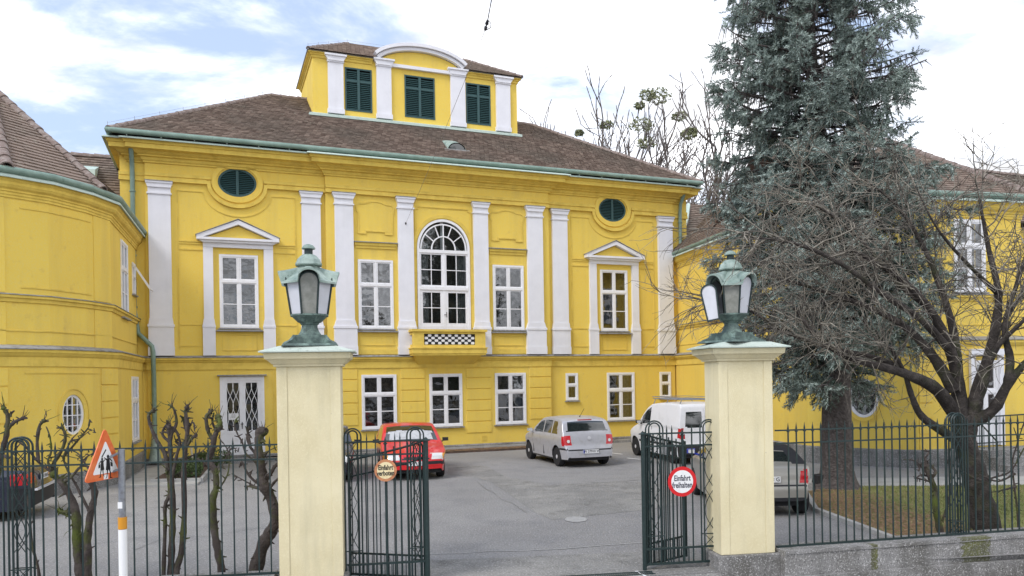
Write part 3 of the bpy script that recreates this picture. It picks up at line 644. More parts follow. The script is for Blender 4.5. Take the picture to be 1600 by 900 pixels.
# underside corbel curve
MB().add([(bx0+.15,by+.2,3.55),(bx1-.15,by+.2,3.55),(bx1-.35,-.1,3.2),(bx0+.35,-.1,3.2),(bx0+.15,-.1,3.55),(bx1-.15,-.1,3.55)], [(0,1,2,3),(0,3,4),(1,5,2)]).build('corbel', 'yellow', bo)
MB().box(-.98,.98,by+.10,by+.115,3.94,4.34).build('screen_backing', 'black', bo)
k_ = 0
for i in range(15):
    for j in range(4):
        if (i+j) % 2 == 0:
            x = -.95+i*.1267; z = 3.955+j*.092
            MB().prism([(x+.02, z),(x+.107, z),(x+.127, z+.02),(x+.127, z+.072),(x+.107, z+.092),(x+.02, z+.092),(x, z+.072),(x, z+.02)], by+.075, by+.099).build('screen_tile', 'signwhite', bo)
# rustication blocks on the ground floor of the centre bay
rows = [(2.72, 3.08), (2.30, 2.69), (1.88, 2.27), (1.47, 1.85), (1.06, 1.44)]
spans = [(-4.33, -3.30), (-1.72, -.80), (.80, 1.80), (3.40, 4.33)]
for a0, a1 in spans:
    for r_, (z0, z1) in enumerate(rows + ([(.62, 1.03)] if a0 == .80 else [])):
        w_ = a1-a0; key = ('rb', round(w_, 2), round(z1-z0, 2)); b = .012
        me = bpy.data.meshes.get(str(key))
        if not me:
            mb = MB(); y0, y1 = -.03, 0; 
            mb.add([(0,0,0),(w_,0,0),(w_,0,z1-z0),(0,0,z1-z0),(b,-.028,b),(w_-b,-.028,b),(w_-b,-.028,z1-z0-b),(b,-.028,z1-z0-b)], [(4,5,6,7),(0,1,5,4),(1,2,6,5),(2,3,7,6),(3,0,4,7)])
            me = mb.mesh(str(key)); me.materials.append(M['yellow'])
        link(me, 'rusticated_block', house, (a0, -.1205, z0))
MB().prism([(1.4,.30),(1.6,.30),(1.6,.50),(1.4,.50)], -.135, -.12).build('vent_cover', 'yellow2', house)
# door, left
dr = MB(); dx0, dx1 = -7.94, -6.5
dr.box(dx0, dx0+.10, -.03, .08, .1, 2.88); dr.box(dx1-.10, dx1, -.03, .08, .1, 2.88); dr.box(dx0+.10, dx1-.10, -.028, .078, 2.74, 2.88)
door = dr.build('double_door', 'paint', house)
MB().box(dx0-.08, dx1+.08, -.16, .0, 2.9, 2.94).build('door_hood', 'lead', door)
for s in (0, 1):
    x0 = dx0+.10+s*.62; x1 = x0+.62; lf = MB(); cz0, cz1 = 1.02, 2.66
    gx0, gx1 = x0+.12, x1-.10
    if s: gx0, gx1 = x0+.10, x1-.12
    lf.box(x0, gx0, 0, .05, .12, 2.74); lf.box(gx1, x1, 0, .05, .12, 2.74); lf.box(gx0, gx1, .001, .05, cz1, 2.74); lf.box(gx0, gx1, .001, .05, .12, cz0)
    lf.ribbon(rect(gx0-.03, gx1+.03, cz0-.03, cz1+.03), .03, -.012, .005, True)
    lf.ribbon(rect(gx0, gx1, .3, cz0-.16), .025, -.01, .005, True); lf.ribbon(rect(gx0+.08, gx1-.08, .38, cz0-.24), .02, -.014, .005, True)
    lf.box(gx0-.02, gx1+.02, -.018, .005, cz0-.1, cz0-.05)
    lo = lf.build('door_leaf', 'paint', door)
    MB().add([(gx0,.03,cz0),(gx1,.03,cz0),(gx1,.03,cz1),(gx0,.03,cz1)], [(0,1,2,3)]).build('door_glass', 'glass', door, fix=False)
    gr = MB(); gw = gx1-gx0; gh = cz1-cz0
    for co in (.27, .73):
        for sg in (1, -1):
            pts = [(gx0+gw*(co+sg*.25*math.sin(PI*2.35*k/60+.9)), cz0+gh*k/60) for k in range(61)]
            gr.ribbon(pts, .017, .008 if sg > 0 else .011, .02)
    gr.build('door_grille', 'paint', door)
    if s == 0:
        nb = MB(); nb.box(gx0+.04, gx1-.03, .021, .025, 1.40, 1.62); nb.build('paper_notice', 'signwhite', door)
        tm = text_mesh('BITTE\nLINKEN\nEINGANG', .05, depth=.001); tm.materials.append(M['black']); link(tm, 'notice_lettering', door, ((gx0+gx1)/2, .019, 1.525))
MB().tube([(dx0+.70,-.04,1.08),(dx0+.70,-.04,1.32)], .014, 6).box(dx0+.66,dx0+.74,-.05,0,1.24,1.26).build('door_handle', 'trim', door)
MB().add([(dx0,.4,.1),(dx1,.4,.1),(dx1,.4,2.9),(dx0,.4,2.9)], [(0,1,2,3)]).build('hall_backdrop', 'dark', door, fix=False)
MB().box(-8.1, -5.9, -.95, -.01, 0, .10).build('door_step', 'granite', house)
MB().ribbon([(-6.0,1.0),(-5.97,1.05),(-5.97,1.22),(-6.0,1.27)], .015, -.03, -.005).build('wall_hook', 'trim', house)
m2 = MB(); m2.box(-6.2, -6.16, -.03, 0, .2, 3.1); m2.box(-5.92,-4.34,-.02,0,.78,.81); m2.build('wall_seam', 'yellow2', house)
MB().ribbon([(8.3,.62),(8.8,.55),(9.4,.60),(9.9,.56)], .012, -.008, .001).build('wall_crack', 'lead', house)
# downpipes
for s in (-1, 1):
    ux = s*10.52
    mb = MB()
    if s < 0: mb.tube([(ux,-.5,10.68),(ux,-.3,10.3),(ux,-.05,9.95),(ux,.0,9.6),(ux,.0,5.1),(ux+.1,-.02,4.35),(ux+.52,-.18,3.9),(ux+.55,-.22,3.7),(ux+.55,-.22,3.3),(ux+.55,-.1,2.9),(ux+.55,-.1,.9)], .075, 10)
    else: mb.tube([(ux,-.5,10.68),(ux,-.3,10.3),(ux,-.05,9.95),(ux,.0,9.6),(ux,.0,.3)], .075, 10)
    dp = mb.build('downpipe', 'gutter', house, smooth=50)
    if s < 0:
        MB().lathe([(.085,1.0),(.09,.95),(.11,.8),(.14,.5),(.2,.16),(.21,.1)], (ux+.55,-.1,0), 12).build('downpipe_shoe', 'copper', dp, smooth=50)
    for z in (9.0, 6.9, 5.2) if s < 0 else (9.2, 7.2, 5.2, 3.2, 1.4): MB().lathe([(.085,-.03),(.095,-.02),(.095,.02),(.085,.03)], (ux,0,z), 10).build('pipe_collar', 'gutter', dp)

# ------------------------------------------------------------------ roofs
def tiles(parent, P0_, ex, up, poly, tw, te, m='tile', name='roof_tiles', lift=.048, stuffed=True, indiv=0, jit=.006):
    """poly in (s,t): s along ex, t up the slope; rows te apart"""
    P0_, ex, up = Vector(P0_), Vector(ex).normalized(), Vector(up).normalized(); nn = ex.cross(up).normalized()
    if nn.z < 0: nn = -nn
    base = MB().add([tuple(P0_+ex*s+up*t-nn*.01) for s, t in poly], [tuple(range(len(poly)))])
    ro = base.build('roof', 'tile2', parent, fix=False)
    t0 = min(p[1] for p in poly); t1 = max(p[1] for p in poly); V = []; F = []; pieces = []
    r_ = 0; t = t0
    def span(tt):
        xs = []
        for i in range(len(poly)):
            (s1, a1), (s2, a2) = poly[i-1], poly[i]
            if (a1 > tt) != (a2 > tt): xs.append(s1+(s2-s1)*(tt-a1)/(a2-a1))
        return (min(xs), max(xs)) if len(xs) >= 2 else None
    while t < t1-.02:
        sp = span(min(t+te*.5, t1-.01))
        if sp:
            s = sp[0]-(tw/2 if r_ % 2 else 0)
            while s < sp[1]:
                a = max(s+.003, sp[0]); b = min(s+tw-.003, sp[1])
                if b-a > .03:
                    j = random.uniform(-jit, jit); l1 = lift+random.uniform(-.004, .008); tt = t+j; hi = min(tt+te*1.15, t1+.02)
                    q = [P0_+ex*a+up*tt+nn*(l1-.03), P0_+ex*b+up*tt+nn*(l1-.03), P0_+ex*b+up*tt+nn*l1, P0_+ex*a+up*tt+nn*l1, P0_+ex*b+up*hi+nn*.004, P0_+ex*a+up*hi+nn*.004]
                    pieces.append(q)
                s += tw
        t += te; r_ += 1
    for k, q in enumerate(pieces):
        if indiv and k >= len(pieces)-0: pass
        if k < indiv:
            me = MB().add([tuple(p) for p in q], [(0,1,2,3),(3,2,4,5)]).mesh('roof_tile'); me.materials.append(M[m]); link(me, 'roof_tile', ro)
        else:
            o = len(V); V += [tuple(p) for p in q]; F += [(o,o+1,o+2,o+3),(o+3,o+2,o+4,o+5)]
    if V: raw(name, np.array(V), np.array(F), m, ro, kind='stuff')
    return ro
def ridge(parent, A, B, n, r=.11, m='ridge', name='ridge_tile'):
    A, B = Vector(A), Vector(B); d = (B-A)/n; Ln = d.length*1.12; mb = MB(); K = 7
    vs = []; 
    for (x, rr) in ((0, r*1.12), (Ln, r*.9)):
        for k in range(K+1):
            a = PI*k/K*1.1-.05*PI; vs.append((x, rr*math.cos(a), rr*math.sin(a)*.9-.03))
    vs += [(0, (r-.02)*math.cos(PI*k/K*1.1-.05*PI), (r-.02)*math.sin(PI*k/K*1.1-.05*PI)*.9-.03) for k in range(K+1)]
    fs = [(k, k+1, K+2+k, K+1+k) for k in range(K)]+[(2*K+2+k, 2*K+3+k, k+1, k) for k in range(K)]
    me = bpy.data.meshes.new(name); me.from_pydata(vs, [], fs); me.materials.append(M[m]); sm(me, 50)
    q = d.to_track_quat('X', 'Z')
    for i in range(n):
        o = link(me, name, parent); o.rotation_mode = 'QUATERNION'; o.rotation_quaternion = q @ Vector((1,0,0)).rotation_difference(Vector((1, random.uniform(-.02,.02), random.uniform(-.015,.015)))); o.location = A+d*i+Vector((0,0,random.uniform(-.006,.006)))
E0 = 11.15; EW = -.66; EZ = 10.78; RU = 5.75; RW = 5.0; RZ = 14.42
sl = math.hypot(RW-EW, RZ-EZ); up = (0, (RW-EW)/sl, (RZ-EZ)/sl)
tiles(house, (0, EW, EZ), (1,0,0), up, [(-E0,0),(E0,0),(RU,sl),(-RU,sl)], .18, .17)
BW = 2*RW-EW
hs = math.hypot(E0-RU, RZ-EZ)
for s in (-1, 1):
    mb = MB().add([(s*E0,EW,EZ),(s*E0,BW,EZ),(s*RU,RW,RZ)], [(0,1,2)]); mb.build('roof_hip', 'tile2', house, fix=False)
    ridge(house, (s*E0, EW, EZ+.04), (s*RU, RW, RZ+.04), 22)
MB().add([(-E0,BW,EZ),(E0,BW,EZ),(RU,RW,RZ),(-RU,RW,RZ)], [(0,1,2,3)]).build('roof_back', 'tile2', house, fix=False)
ridge(house, (-RU, RW, RZ+.03), (-4.0, RW, RZ+.03), 5); ridge(house, (4.0, RW, RZ+.03), (RU, RW, RZ+.03), 5)
# lightning wire on hips
for s in (-1, 1):
    mb = MB().tube([(s*E0, EW, EZ+.20),(s*(E0+RU)/2,(EW+RW)/2,(EZ+RZ)/2+.2),(s*RU, RW, RZ+.20)], .004, 4)
    for k in range(8):
        t_ = k/7.5; mb.tube([(s*(E0+(RU-E0)*t_), EW+(RW-EW)*t_, EZ+(RZ-EZ)*t_+.1),(s*(E0+(RU-E0)*t_), EW+(RW-EW)*t_, EZ+(RZ-EZ)*t_+.24)], .007, 4)
    mb.build('lightning_wire', 'thinwire', house)
# small lunette roof light
def onroof(u, t): return Vector((u, EW+up[1]*t, EZ+up[2]*t))
p = onroof(.75, 1.25)
mb = MB()
mb.add([tuple(p+Vector((.36*math.cos(PI*k/10), -.02, .02+.30*math.sin(PI*k/10)))) for k in range(11)]+[tuple(p+Vector((.36*math.cos(PI*k/10)*.9, .9, .62+.05*math.sin(PI*k/10)))) for k in range(11)], [(k,k+1,12+k,11+k) for k in range(10)])
ld = mb.build('roof_lunette', 'copper', house, fix=False)
MB().add([tuple(p+Vector((.32*math.cos(PI*k/10), .0, .02+.27*math.sin(PI*k/10)))) for k in range(11)], [tuple(range(11))]).build('lunette_glass', 'carglass', ld, fix=False)
MB().box(p.x-.5,p.x+.5,p.y-.06,p.y+.1,p.z-.02,p.z+.05).build('lunette_apron', 'lead', ld)
# belvedere
DY = 3.0; DH = 4.32; DZ = 12.9; DT = 15.45
sh_rects = [(-3.06,-1.98), (-.64,.64), (2.00,3.10)]
mb = MB(); wall_holes(mb, rect(-DH, DH, DZ, DT+.15), [rect(a, b, 13.47, 15.2) for a, b in sh_rects], DY, .2); mb.build('belvedere_wall', 'yellow', house, fix=False)
mb = MB()
for s in (-1, 1): mb.add([(s*DH,DY,DZ-.5),(s*DH,2*RW-DY,DZ-.5),(s*DH,2*RW-DY,DT+.15),(s*DH,DY,DT+.15)], [(0,1,2,3)])
mb.add([(-DH,2*RW-DY,DZ),(DH,2*RW-DY,DZ),(DH,2*RW-DY,DT),(-DH,2*RW-DY,DT)], [(0,1,2,3)])
mb.build('belvedere_side_wall', 'yellow', house, fix=False)
MB().sweep([(-DH,2*RW-DY),(-DH,DY),(DH,DY),(DH,2*RW-DY)], [(-.02,13.1),(.16,13.1),(.16,13.2),(-.02,13.28)]).build('belvedere_flashing', 'flash', house)
for a, b in ((-DH, -1.95), (1.95, DH)):
    pp = [(-DH,2*RW-DY),(-DH,DY),(b,DY)] if a < 0 else [(a,DY),(DH,DY),(DH,2*RW-DY)]
    MB().sweep(pp, [(-.02,15.42),(.04,15.42),(.05,15.5),(.09,15.52),(.10,15.56),(.16,15.58),(.16,15.63),(-.02,15.64)]).build('belvedere_cornice', 'yellow2', house)
for cx, hw in ((-3.43,.30),(-1.50,.30),(1.63,.32),(3.66,.32)):
    big = abs(cx) < 2; ztop = 15.60 if not big else 15.68
    m2 = MB(); m2.box(cx-hw-.03, cx+hw+.03, DY-.14, DY, 13.27, 13.45); m2.box(cx-hw, cx+hw, DY-.10, DY, 13.45, ztop-.3)
    m2.box(cx-hw-.03, cx+hw+.03, DY-.14, DY, ztop-.3, ztop-.25); m2.prism([(cx-hw,ztop-.25),(cx+hw,ztop-.25),(cx+hw+.11,ztop-.07),(cx-hw-.11,ztop-.07)], DY-.17, DY); m2.box(cx-hw-.13, cx+hw+.13, DY-.22, DY, ztop-.07, ztop)
    m2.build('belvedere_pilaster', 'white', house)
pa = lambda r, zz: [(.05+r*math.cos(PI-(.13+.74*i/24)*PI)*1.0, 15.46+zz+r*.442*math.sin((.13+.74*i/24)*PI)) for i in range(25)]
m2 = MB(); m2.ribbon(pa(2.08, .0), .13, DY-.30, DY+.9); m2.ribbon(pa(1.96, -.09), .13, DY-.20, DY+.8)
m2.box(-1.2, 1.32, DY-.13, DY, 15.42, 15.55); m2.build('segmental_pediment', 'white', house)
MB().add([(x, DY-.04, z) for x, z in [(-1.55,15.5)]+pa(1.85, -.12)+[(1.65,15.5)]], [tuple(range(27))]).build('pediment_field', 'yellow', house, fix=False)
for k, (a, b) in enumerate(sh_rects):
    z0, z1 = 13.47, 15.2; cx = (a+b)/2; sh = MB()
    sh.box(a, a+.06, DY-.02, DY+.05, z0, z1); sh.box(b-.06, b, DY-.02, DY+.05, z0, z1); sh.box(a+.06, b-.06, DY-.018, DY+.048, z0, z0+.06); sh.box(a+.06, b-.06, DY-.018, DY+.048, z1-.06, z1)
    sh.box(cx-.05, cx+.05, DY-.03, DY+.05, z0+.06, z1-.06); zt = z0+1.2
    sh.box(a+.06, cx-.05, DY-.02, DY+.05, zt-.04, zt+.04); sh.box(cx+.05, b-.06, DY-.02, DY+.05, zt-.04, zt+.04)
    so = sh.build('shutter', 'shut', house)
    MB().add([(a,DY+.10,z0),(b,DY+.10,z0),(b,DY+.10,z1),(a,DY+.10,z1)], [(0,1,2,3)]).build('shutter_backing', 'dark', so, fix=False)
    wl = (cx-.05)-(a+.06); me = MB().add([(0,-.012,0),(wl,-.012,0),(wl,.05,.055),(0,.05,.055),(0,-.006,-.012),(wl,-.006,-.012),(wl,.056,.043),(0,.056,.043)], [(0,1,2,3),(7,6,5,4),(0,4,5,1),(1,5,6,2),(2,6,7,3),(3,7,4,0)]).mesh('slat'); me.materials.append(M['shut'])
    for xs in (a+.06, cx+.05):
        for zz_ in [z0+.09+i*.075 for i in range(15)]+[zt+.06+i*.075 for i in range(5)]: link(me, 'slat', so, (xs, DY, zz_))
# belvedere roof
e = .22; bz = 15.66; rz_ = 17.0; b0 = DY-e; b1 = 2*RW-DY+e; hx = DH+.18; rx_ = 2.6
sl2 = math.hypot(RW-b0, rz_-bz); up2 = (0, (RW-b0)/sl2, (rz_-bz)/sl2)
def broof(poly): tiles(house, (0, b0, bz), (1,0,0), up2, poly, .18, .15)
broof([(-hx,0),(-2.0,0),(-.6,sl2*.38),(.7,sl2*.38),(2.2,0),(hx,0),(rx_,sl2),(-rx_,sl2)][:]) if False else None
broof([(-hx,0),(-1.9,0),(-1.2,sl2*.40),(-1.2,sl2),(-rx_,sl2)]); broof([(2.0,0),(hx,0),(rx_,sl2),(1.2,sl2),(1.2,sl2*.40)])
broof([(-1.2,sl2*.40),(1.2,sl2*.40),(1.2,sl2),(-1.2,sl2)])
for s in (-1, 1):
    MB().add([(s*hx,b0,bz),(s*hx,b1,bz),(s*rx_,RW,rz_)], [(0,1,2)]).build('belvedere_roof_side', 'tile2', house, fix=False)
    MB().add([(s*hx,b0,bz-.03),(s*DH,b0+e,bz-.1),(s*DH,b1-e,bz-.1),(s*hx,b1,bz-.03)], [(0,1,2,3)]).build('eave_soffit', 'yellow2', house, fix=False)
    MB().tube([(s*hx,b0,bz),(s*hx,b1,bz)], .03, 6).build('eave_edge', 'lead', house)
    ridge(house, (s*hx, b0, bz+.03), (s*rx_, RW, rz_+.03), 9, .09)
MB().add([(-hx,b1,bz),(hx,b1,bz),(rx_,RW,rz_),(-rx_,RW,rz_)], [(0,1,2,3)]).build('belvedere_roof_back', 'tile2', house, fix=False)
for a, b in ((-hx,-1.9),(2.0,hx)): MB().add([(a,b0,bz-.03),(b,b0,bz-.03),(b,DY,bz-.08),(a,DY,bz-.08)], [(0,1,2,3)]).build('eave_soffit', 'lead', house, fix=False)
mb = MB().tube([(-hx,b0,bz+.16),(-rx_,RW,rz_+.15),(-.9,RW,rz_+.15)], .004, 4)
for k in range(5): t_ = k/4; mb.tube([(-hx+(hx-rx_)*t_, b0+(RW-b0)*t_, bz+(rz_-bz)*t_),(-hx+(hx-rx_)*t_, b0+(RW-b0)*t_, bz+(rz_-bz)*t_+.2)], .006, 4)
mb.build('lightning_wire', 'thinwire', house)

# ------------------------------------------------------------------ side pavilions and links (same local frame as the house)
def frame(pa, pb):
    pa, pb = Vector(pa), Vector(pb); d = (pb-pa); Ln = d.length; d.normalize(); inn = Vector((-d.y, d.x))   # inward = left of travel
    return pa, d, inn, Ln
def facet(mb, pa, pb, z0, z1, holes=[], depth=.3, off=0):
    pa, d, inn, Ln = frame(pa, pb)
    wall_holes(mb, rect(0, Ln, z0, z1), holes, off, depth, lambda x, y, z: (pa.x+d.x*x+inn.x*y, pa.y+d.y*x+inn.y*y, z))
def on(pa, pb, s, y=0):
    pa, d, inn, Ln = frame(pa, pb); p = pa+d*s+inn*y; return p.x, p.y, math.atan2(d.y, d.x)
def arc3(p, q, bulge, n, ts=None):
    p, q = Vector(p), Vector(q); c = (p+q)/2; d = (q-p); nn = Vector((d.y, -d.x)).normalized(); h = d.length/2
    Rr = (h*h+bulge*bulge)/(2*bulge); cc = c-nn*(Rr-bulge); a = math.asin(h/Rr)
    return [tuple(cc+(nn*math.cos(t)+d.normalized()*math.sin(t))*Rr) for t in [(-a+2*a*i) for i in (ts or [k/n for k in range(n+1)])]]
def lat(poly, apex_z):
    pass
GO = .15
def pavilion(parent, path, segs, eave, strips):
    """path = plan points; segs = {index: holes}"""
    PL_ = offs(path, GO)
    for i in range(len(path)-1):
        hh = segs.get(i, [])
        mb = MB(); facet(mb, path[i], path[i+1], 3.3, eave-.1, [h for h in hh if min(p[1] for p in h) > 3.3]); mb.build('wall', 'yellow', parent, fix=False)
        mb = MB(); facet(mb, PL_[i], PL_[i+1], 0, 3.45, [h for h in hh if min(p[1] for p in h) < 3.3]); mb.build('ground_floor_wall', 'yellow', parent, fix=False)
    MB().sweep(PL_, [(-.1,0),(.06,0),(.06,.46),(.03,.50),(-.1,.50)]).build('plinth', 'granite', parent)
    MB().sweep(PL_, [(-.16,3.12),(.03,3.12),(.03,3.34),(.07,3.38),(.10,3.43),(.12,3.45),(.12,3.52),(-.16,3.56)]).build('string_course', 'yellow2', parent)
    MB().sweep(PL_, [(-.16,3.562),(.15,3.523),(.15,3.545),(.0,3.60),(-.16,3.64)]).build('string_flashing', 'lead', parent)
    MB().sweep(path, [(-.05,3.95),(.02,3.95),(.02,3.98),(-.05,3.99)]).build('base_line', 'yellow2', parent)
    MB().sweep(path, [(-.05,4.62),(.04,4.64),(.05,4.72),(.10,4.74),(.10,4.80),(-.05,4.82)]).build('sill_band', 'yellow2', parent)
    MB().sweep(path, [(-.03,4.822),(.12,4.802),(.12,4.815),(-.03,4.85)]).build('sill_band_flashing', 'lead', parent)
    e = eave
    MB().sweep(path, [(-.05,e-.50),(.03,e-.50),(.03,e-.45),(.05,e-.43),(.05,e-.38),(.08,e-.36),(.08,e-.32),(.14,e-.28),(.18,e-.22),(.18,e-.16),(.23,e-.10),(.23,e-.06),(-.05,e-.06)]).build('cornice', 'yellow2', parent)
    MB().sweep(path, [(-.03,e-.05),(.27,e-.055),(.29,e-.09),(.30,e-.08),(.29,e-.03),(.2,e+.05),(-.03,e+.05)]).build('cornice_flashing', 'flash', parent)
    MB().sweep(path, [(.26+.085*math.cos(2*PI*k/10), e+.09+.085*math.sin(2*PI*k/10)) for k in range(10)]).build('gutter', 'gutter', parent, smooth=40)
    for (i, s0, s1) in strips:      # projecting corner strips: plain above, rusticated below
        pa, d, inn, Ln = frame(path[i], path[i+1]); s1 = min(s1, Ln)
        mb = MB()
        def bx(z0, z1, o):
            P = [pa+d*s0, pa+d*s1, pa+d*s1-inn*o, pa+d*s0-inn*o]; mb.slab([tuple(p) for p in P][::1], z0, z1)
        bx(4.86, e-.51, .02); bx(3.62, 4.62, .02); st_ = mb.build('corner_strip', 'yellow', parent)
        z = .5
        while z < 3.05:
            m3 = MB(); P = [pa+d*(s0)-inn*(GO-.05), pa+d*s1-inn*(GO-.05), pa+d*s1-inn*(GO+.03), pa+d*(s0)-inn*(GO+.03)]; m3.slab([tuple(p) for p in P], z, min(z+.40, 3.11)); m3.build('rusticated_block', 'yellow', parent); z += .435
def roofcone(parent, pts, A, EV, tw=.19, te=.17, indiv=0, hips=()):
    """pts = eave points (x,y) in order; A = apex; tiled triangular facets"""
    A = Vector(A)
    for i in range(len(pts)-1):
        a = Vector((*pts[i], EV)); b = Vector((*pts[i+1], EV)); ex = (b-a); Ln = ex.length; ex.normalize()
        s = (A-a).dot(ex); foot = a+ex*s; up_ = (A-foot); h = up_.length; up_.normalize()
        tiles(parent, a, ex, up_, [(0,0),(Ln,0),(s,h)], tw, te, indiv=indiv if isinstance(indiv, int) else indiv[i], lift=.035)
    for i, n in hips: ridge(parent, Vector((*pts[i], EV+.05)), A+Vector((0,0,.05)), n, .13)
def offs(path, o):
    mb = MB().sweep(path, [(o, 0)], False); return [(v[0], v[1]) for v in mb.v]

# left pavilion
lp = thing('side_pavilion', 'yellow pavilion with rounded corner, oval barred window and patinated gutter at the left edge', 'building', (X0, Y0, 0), TH)
arc = arc3((-12.65,-7.05), (-11.02,-5.42), .24, 3, (0,.40,.86,1))
LP = [(-22,-7.3), (-13.1,-7.22)] + arc + [(-10.70,-4.78), (-10.45,0.1)]
# indices: 0 front wall, 1 strip, 2,3,4 arc, 5 strip, 6 side wall
al = (Vector(arc[2])-Vector(arc[1])).length
ovz = 1.93
ovh = ell(al/2, ovz, .33, .50, 28)
sL = (Vector(LP[7])-Vector(LP[6])).length
winL = [rect(1.72,2.92,4.66,6.9), rect(2.35,3.6,.93,2.9), rect(3.9,4.45,5.6,6.5)]
pavilion(lp, LP, {3: [ovh], 6: winL}, 7.58, [(1,0,9),(5,.0,9)])
LPL = offs(LP, GO)
x, y, rz = on(LPL[3], LPL[4], al/2, .04)
ow = MB(); ow.ribbon(ell(0, ovz, .30, .47, 32), .06, 0, .05, True)
for k in (-.15, 0, .15): hgt = .47*math.sqrt(1-(k/.31)**2); ow.box(k-.012, k+.012, .0, .025, ovz-hgt, ovz+hgt)
for k in (-.28, -.02, .24): wv = .31*math.sqrt(1-(k/.48)**2); ow.box(-wv, wv, .003, .022, ovz+k-.011, ovz+k+.011)
oo = ow.build('oval_window', 'paint', lp, loc=(x, y, 0), rz=rz)
MB().prism(ell(0, ovz, .3, .47, 28), .03, .032).build('pane', 'glass', oo); MB().add([(-.4,.28,1.4),(.4,.28,1.4),(.4,.28,2.5),(-.4,.28,2.5)], [(0,1,2,3)]).build('room_backdrop', 'dark', oo, fix=False)
mb = MB().ribbon(ell(0, ovz, .30, .47, 24, -PI*.5, PI*.5, False), .10, .12, .2); mb.build('inner_reveal', 'paint', oo)
x, y, rz = on(LPL[3], LPL[4], al/2, 0)
MB().ribbon(ell(0, ovz+.02, .45, .62, 32, -.25, PI+.25, False), .03, -.02, .01).build('oval_moulding', 'yellow2', lp, loc=(x, y, 0), rz=rz)
for (h_, kd) in zip(winL[:2], ('six', 'six')):
    A_, B_ = (LP[6], LP[7]) if h_[0][1] > 3 else (LPL[6], LPL[7]); x, y, rz = on(A_, B_, (h_[0][0]+h_[1][0])/2, -.005); window(lp, x, y, h_[0][1], h_[1][0]-h_[0][0], h_[2][1]-h_[0][1], rz, kd, curtain=2 if h_[0][1] < 3 else 0)
x, y, rz = on(LP[6], LP[7], 4.18, -.005)
wd_ = window(lp, x, y, 5.55, .6, 1.0, rz, 'two', label='small pavilion window with its top-hung sash pushed open')
mb = MB().box(-.33,.33,0,.04,-.95,-.91).box(-.33,.33,0,.04,-.04,0).box(-.33,-.29,.001,.039,-.91,-.04).box(.29,.33,.001,.039,-.91,-.04)
os_ = mb.build('open_sash', 'paint', wd_, loc=(0,-.03,.96)); os_.rotation_euler = (R(-32), 0, 0)
# panel mouldings on the arc and the side wall
for i in (2, 3, 4):
    pass
pth = offs(arc, .0)
ins = [tuple(Vector(arc[0]).lerp(Vector(arc[1]), .35))]+arc[1:3]+[tuple(Vector(arc[2]).lerp(Vector(arc[3]), .65))]
for z in (4.98, 6.86): MB().sweep(ins, [(-.01,z),(.018,z),(.018,z+.035),(-.01,z+.035)]).build('panel_line', 'yellow2', lp)
MB().sweep(offs(ins, GO), [(-.01,2.95),(.018,2.95),(.018,2.98),(-.01,2.98)]).build('panel_line', 'yellow2', lp)
MB().sweep(LP[:2], [(-.01,2.95),(.018,2.95),(.018,2.98),(-.01,2.98)]).build('panel_line', 'yellow2', lp)
ev = offs(LP, .31)
apex = (-13.75,-3.46,10.85)
evp = [ev[0], ev[2], ev[3], ev[4], ev[5], ev[6]]
EVZ = 7.70
roofcone(lp, [ev[2], ev[4], ev[5]], apex, EVZ, .21, .17, indiv=(150, 140), hips=((0, 13), (2, 13)))
tiles(lp, Vector((*ev[0], EVZ)), Vector((*ev[2], EVZ))-Vector((*ev[0], EVZ)), (Vector(apex)-Vector((apex[0], ev[1][1], EVZ))), [(0,0),((Vector(ev[2])-Vector(ev[0])).length,0),((Vector(ev[2])-Vector(ev[0])).length-1.2,4.8),(0,4.8)], .21, .17)
MB().add([(*ev[6],EVZ),(*ev[7],EVZ),(-13.75,.1,10.85),apex], [(0,1,2,3)]).build('roof_side', 'tile2', lp, fix=False)
# link range behind the left pavilion
ll = thing('link_wing', 'low roofed wing with small green dormer between left pavilion and main house', 'building', (X0, Y0, 0), TH)
MB().box(-24,-10.95,.8,7.4,0,7.7).build('wall', 'yellow', ll)
tiles(ll, (-24,.6,7.75), (1,0,0), (0,3.5,3.35), [(0,0),(13.05,0),(13.05,4.84),(0,4.84)], .2, .17)
MB().add([(-24,7.6,7.75),(-10.95,7.6,7.75),(-10.95,4.1,11.1),(-24,4.1,11.1)], [(0,1,2,3)]).build('roof_back', 'tile2', ll, fix=False)
ridge(ll, (-17,4.1,11.13), (-10.98,4.1,11.13), 16, .13)
MB().add([(-13.2,2.5,10.25),(-11.9,2.5,10.25),(-11.9,3.5,10.6),(-13.2,3.5,10.6),(-13.2,2.4,9.7),(-11.9,2.4,9.7)], [(0,1,2,3),(4,5,1,0),(1,5,2),(0,3,4)]).build('roof_dormer', 'flash', ll, fix=False)

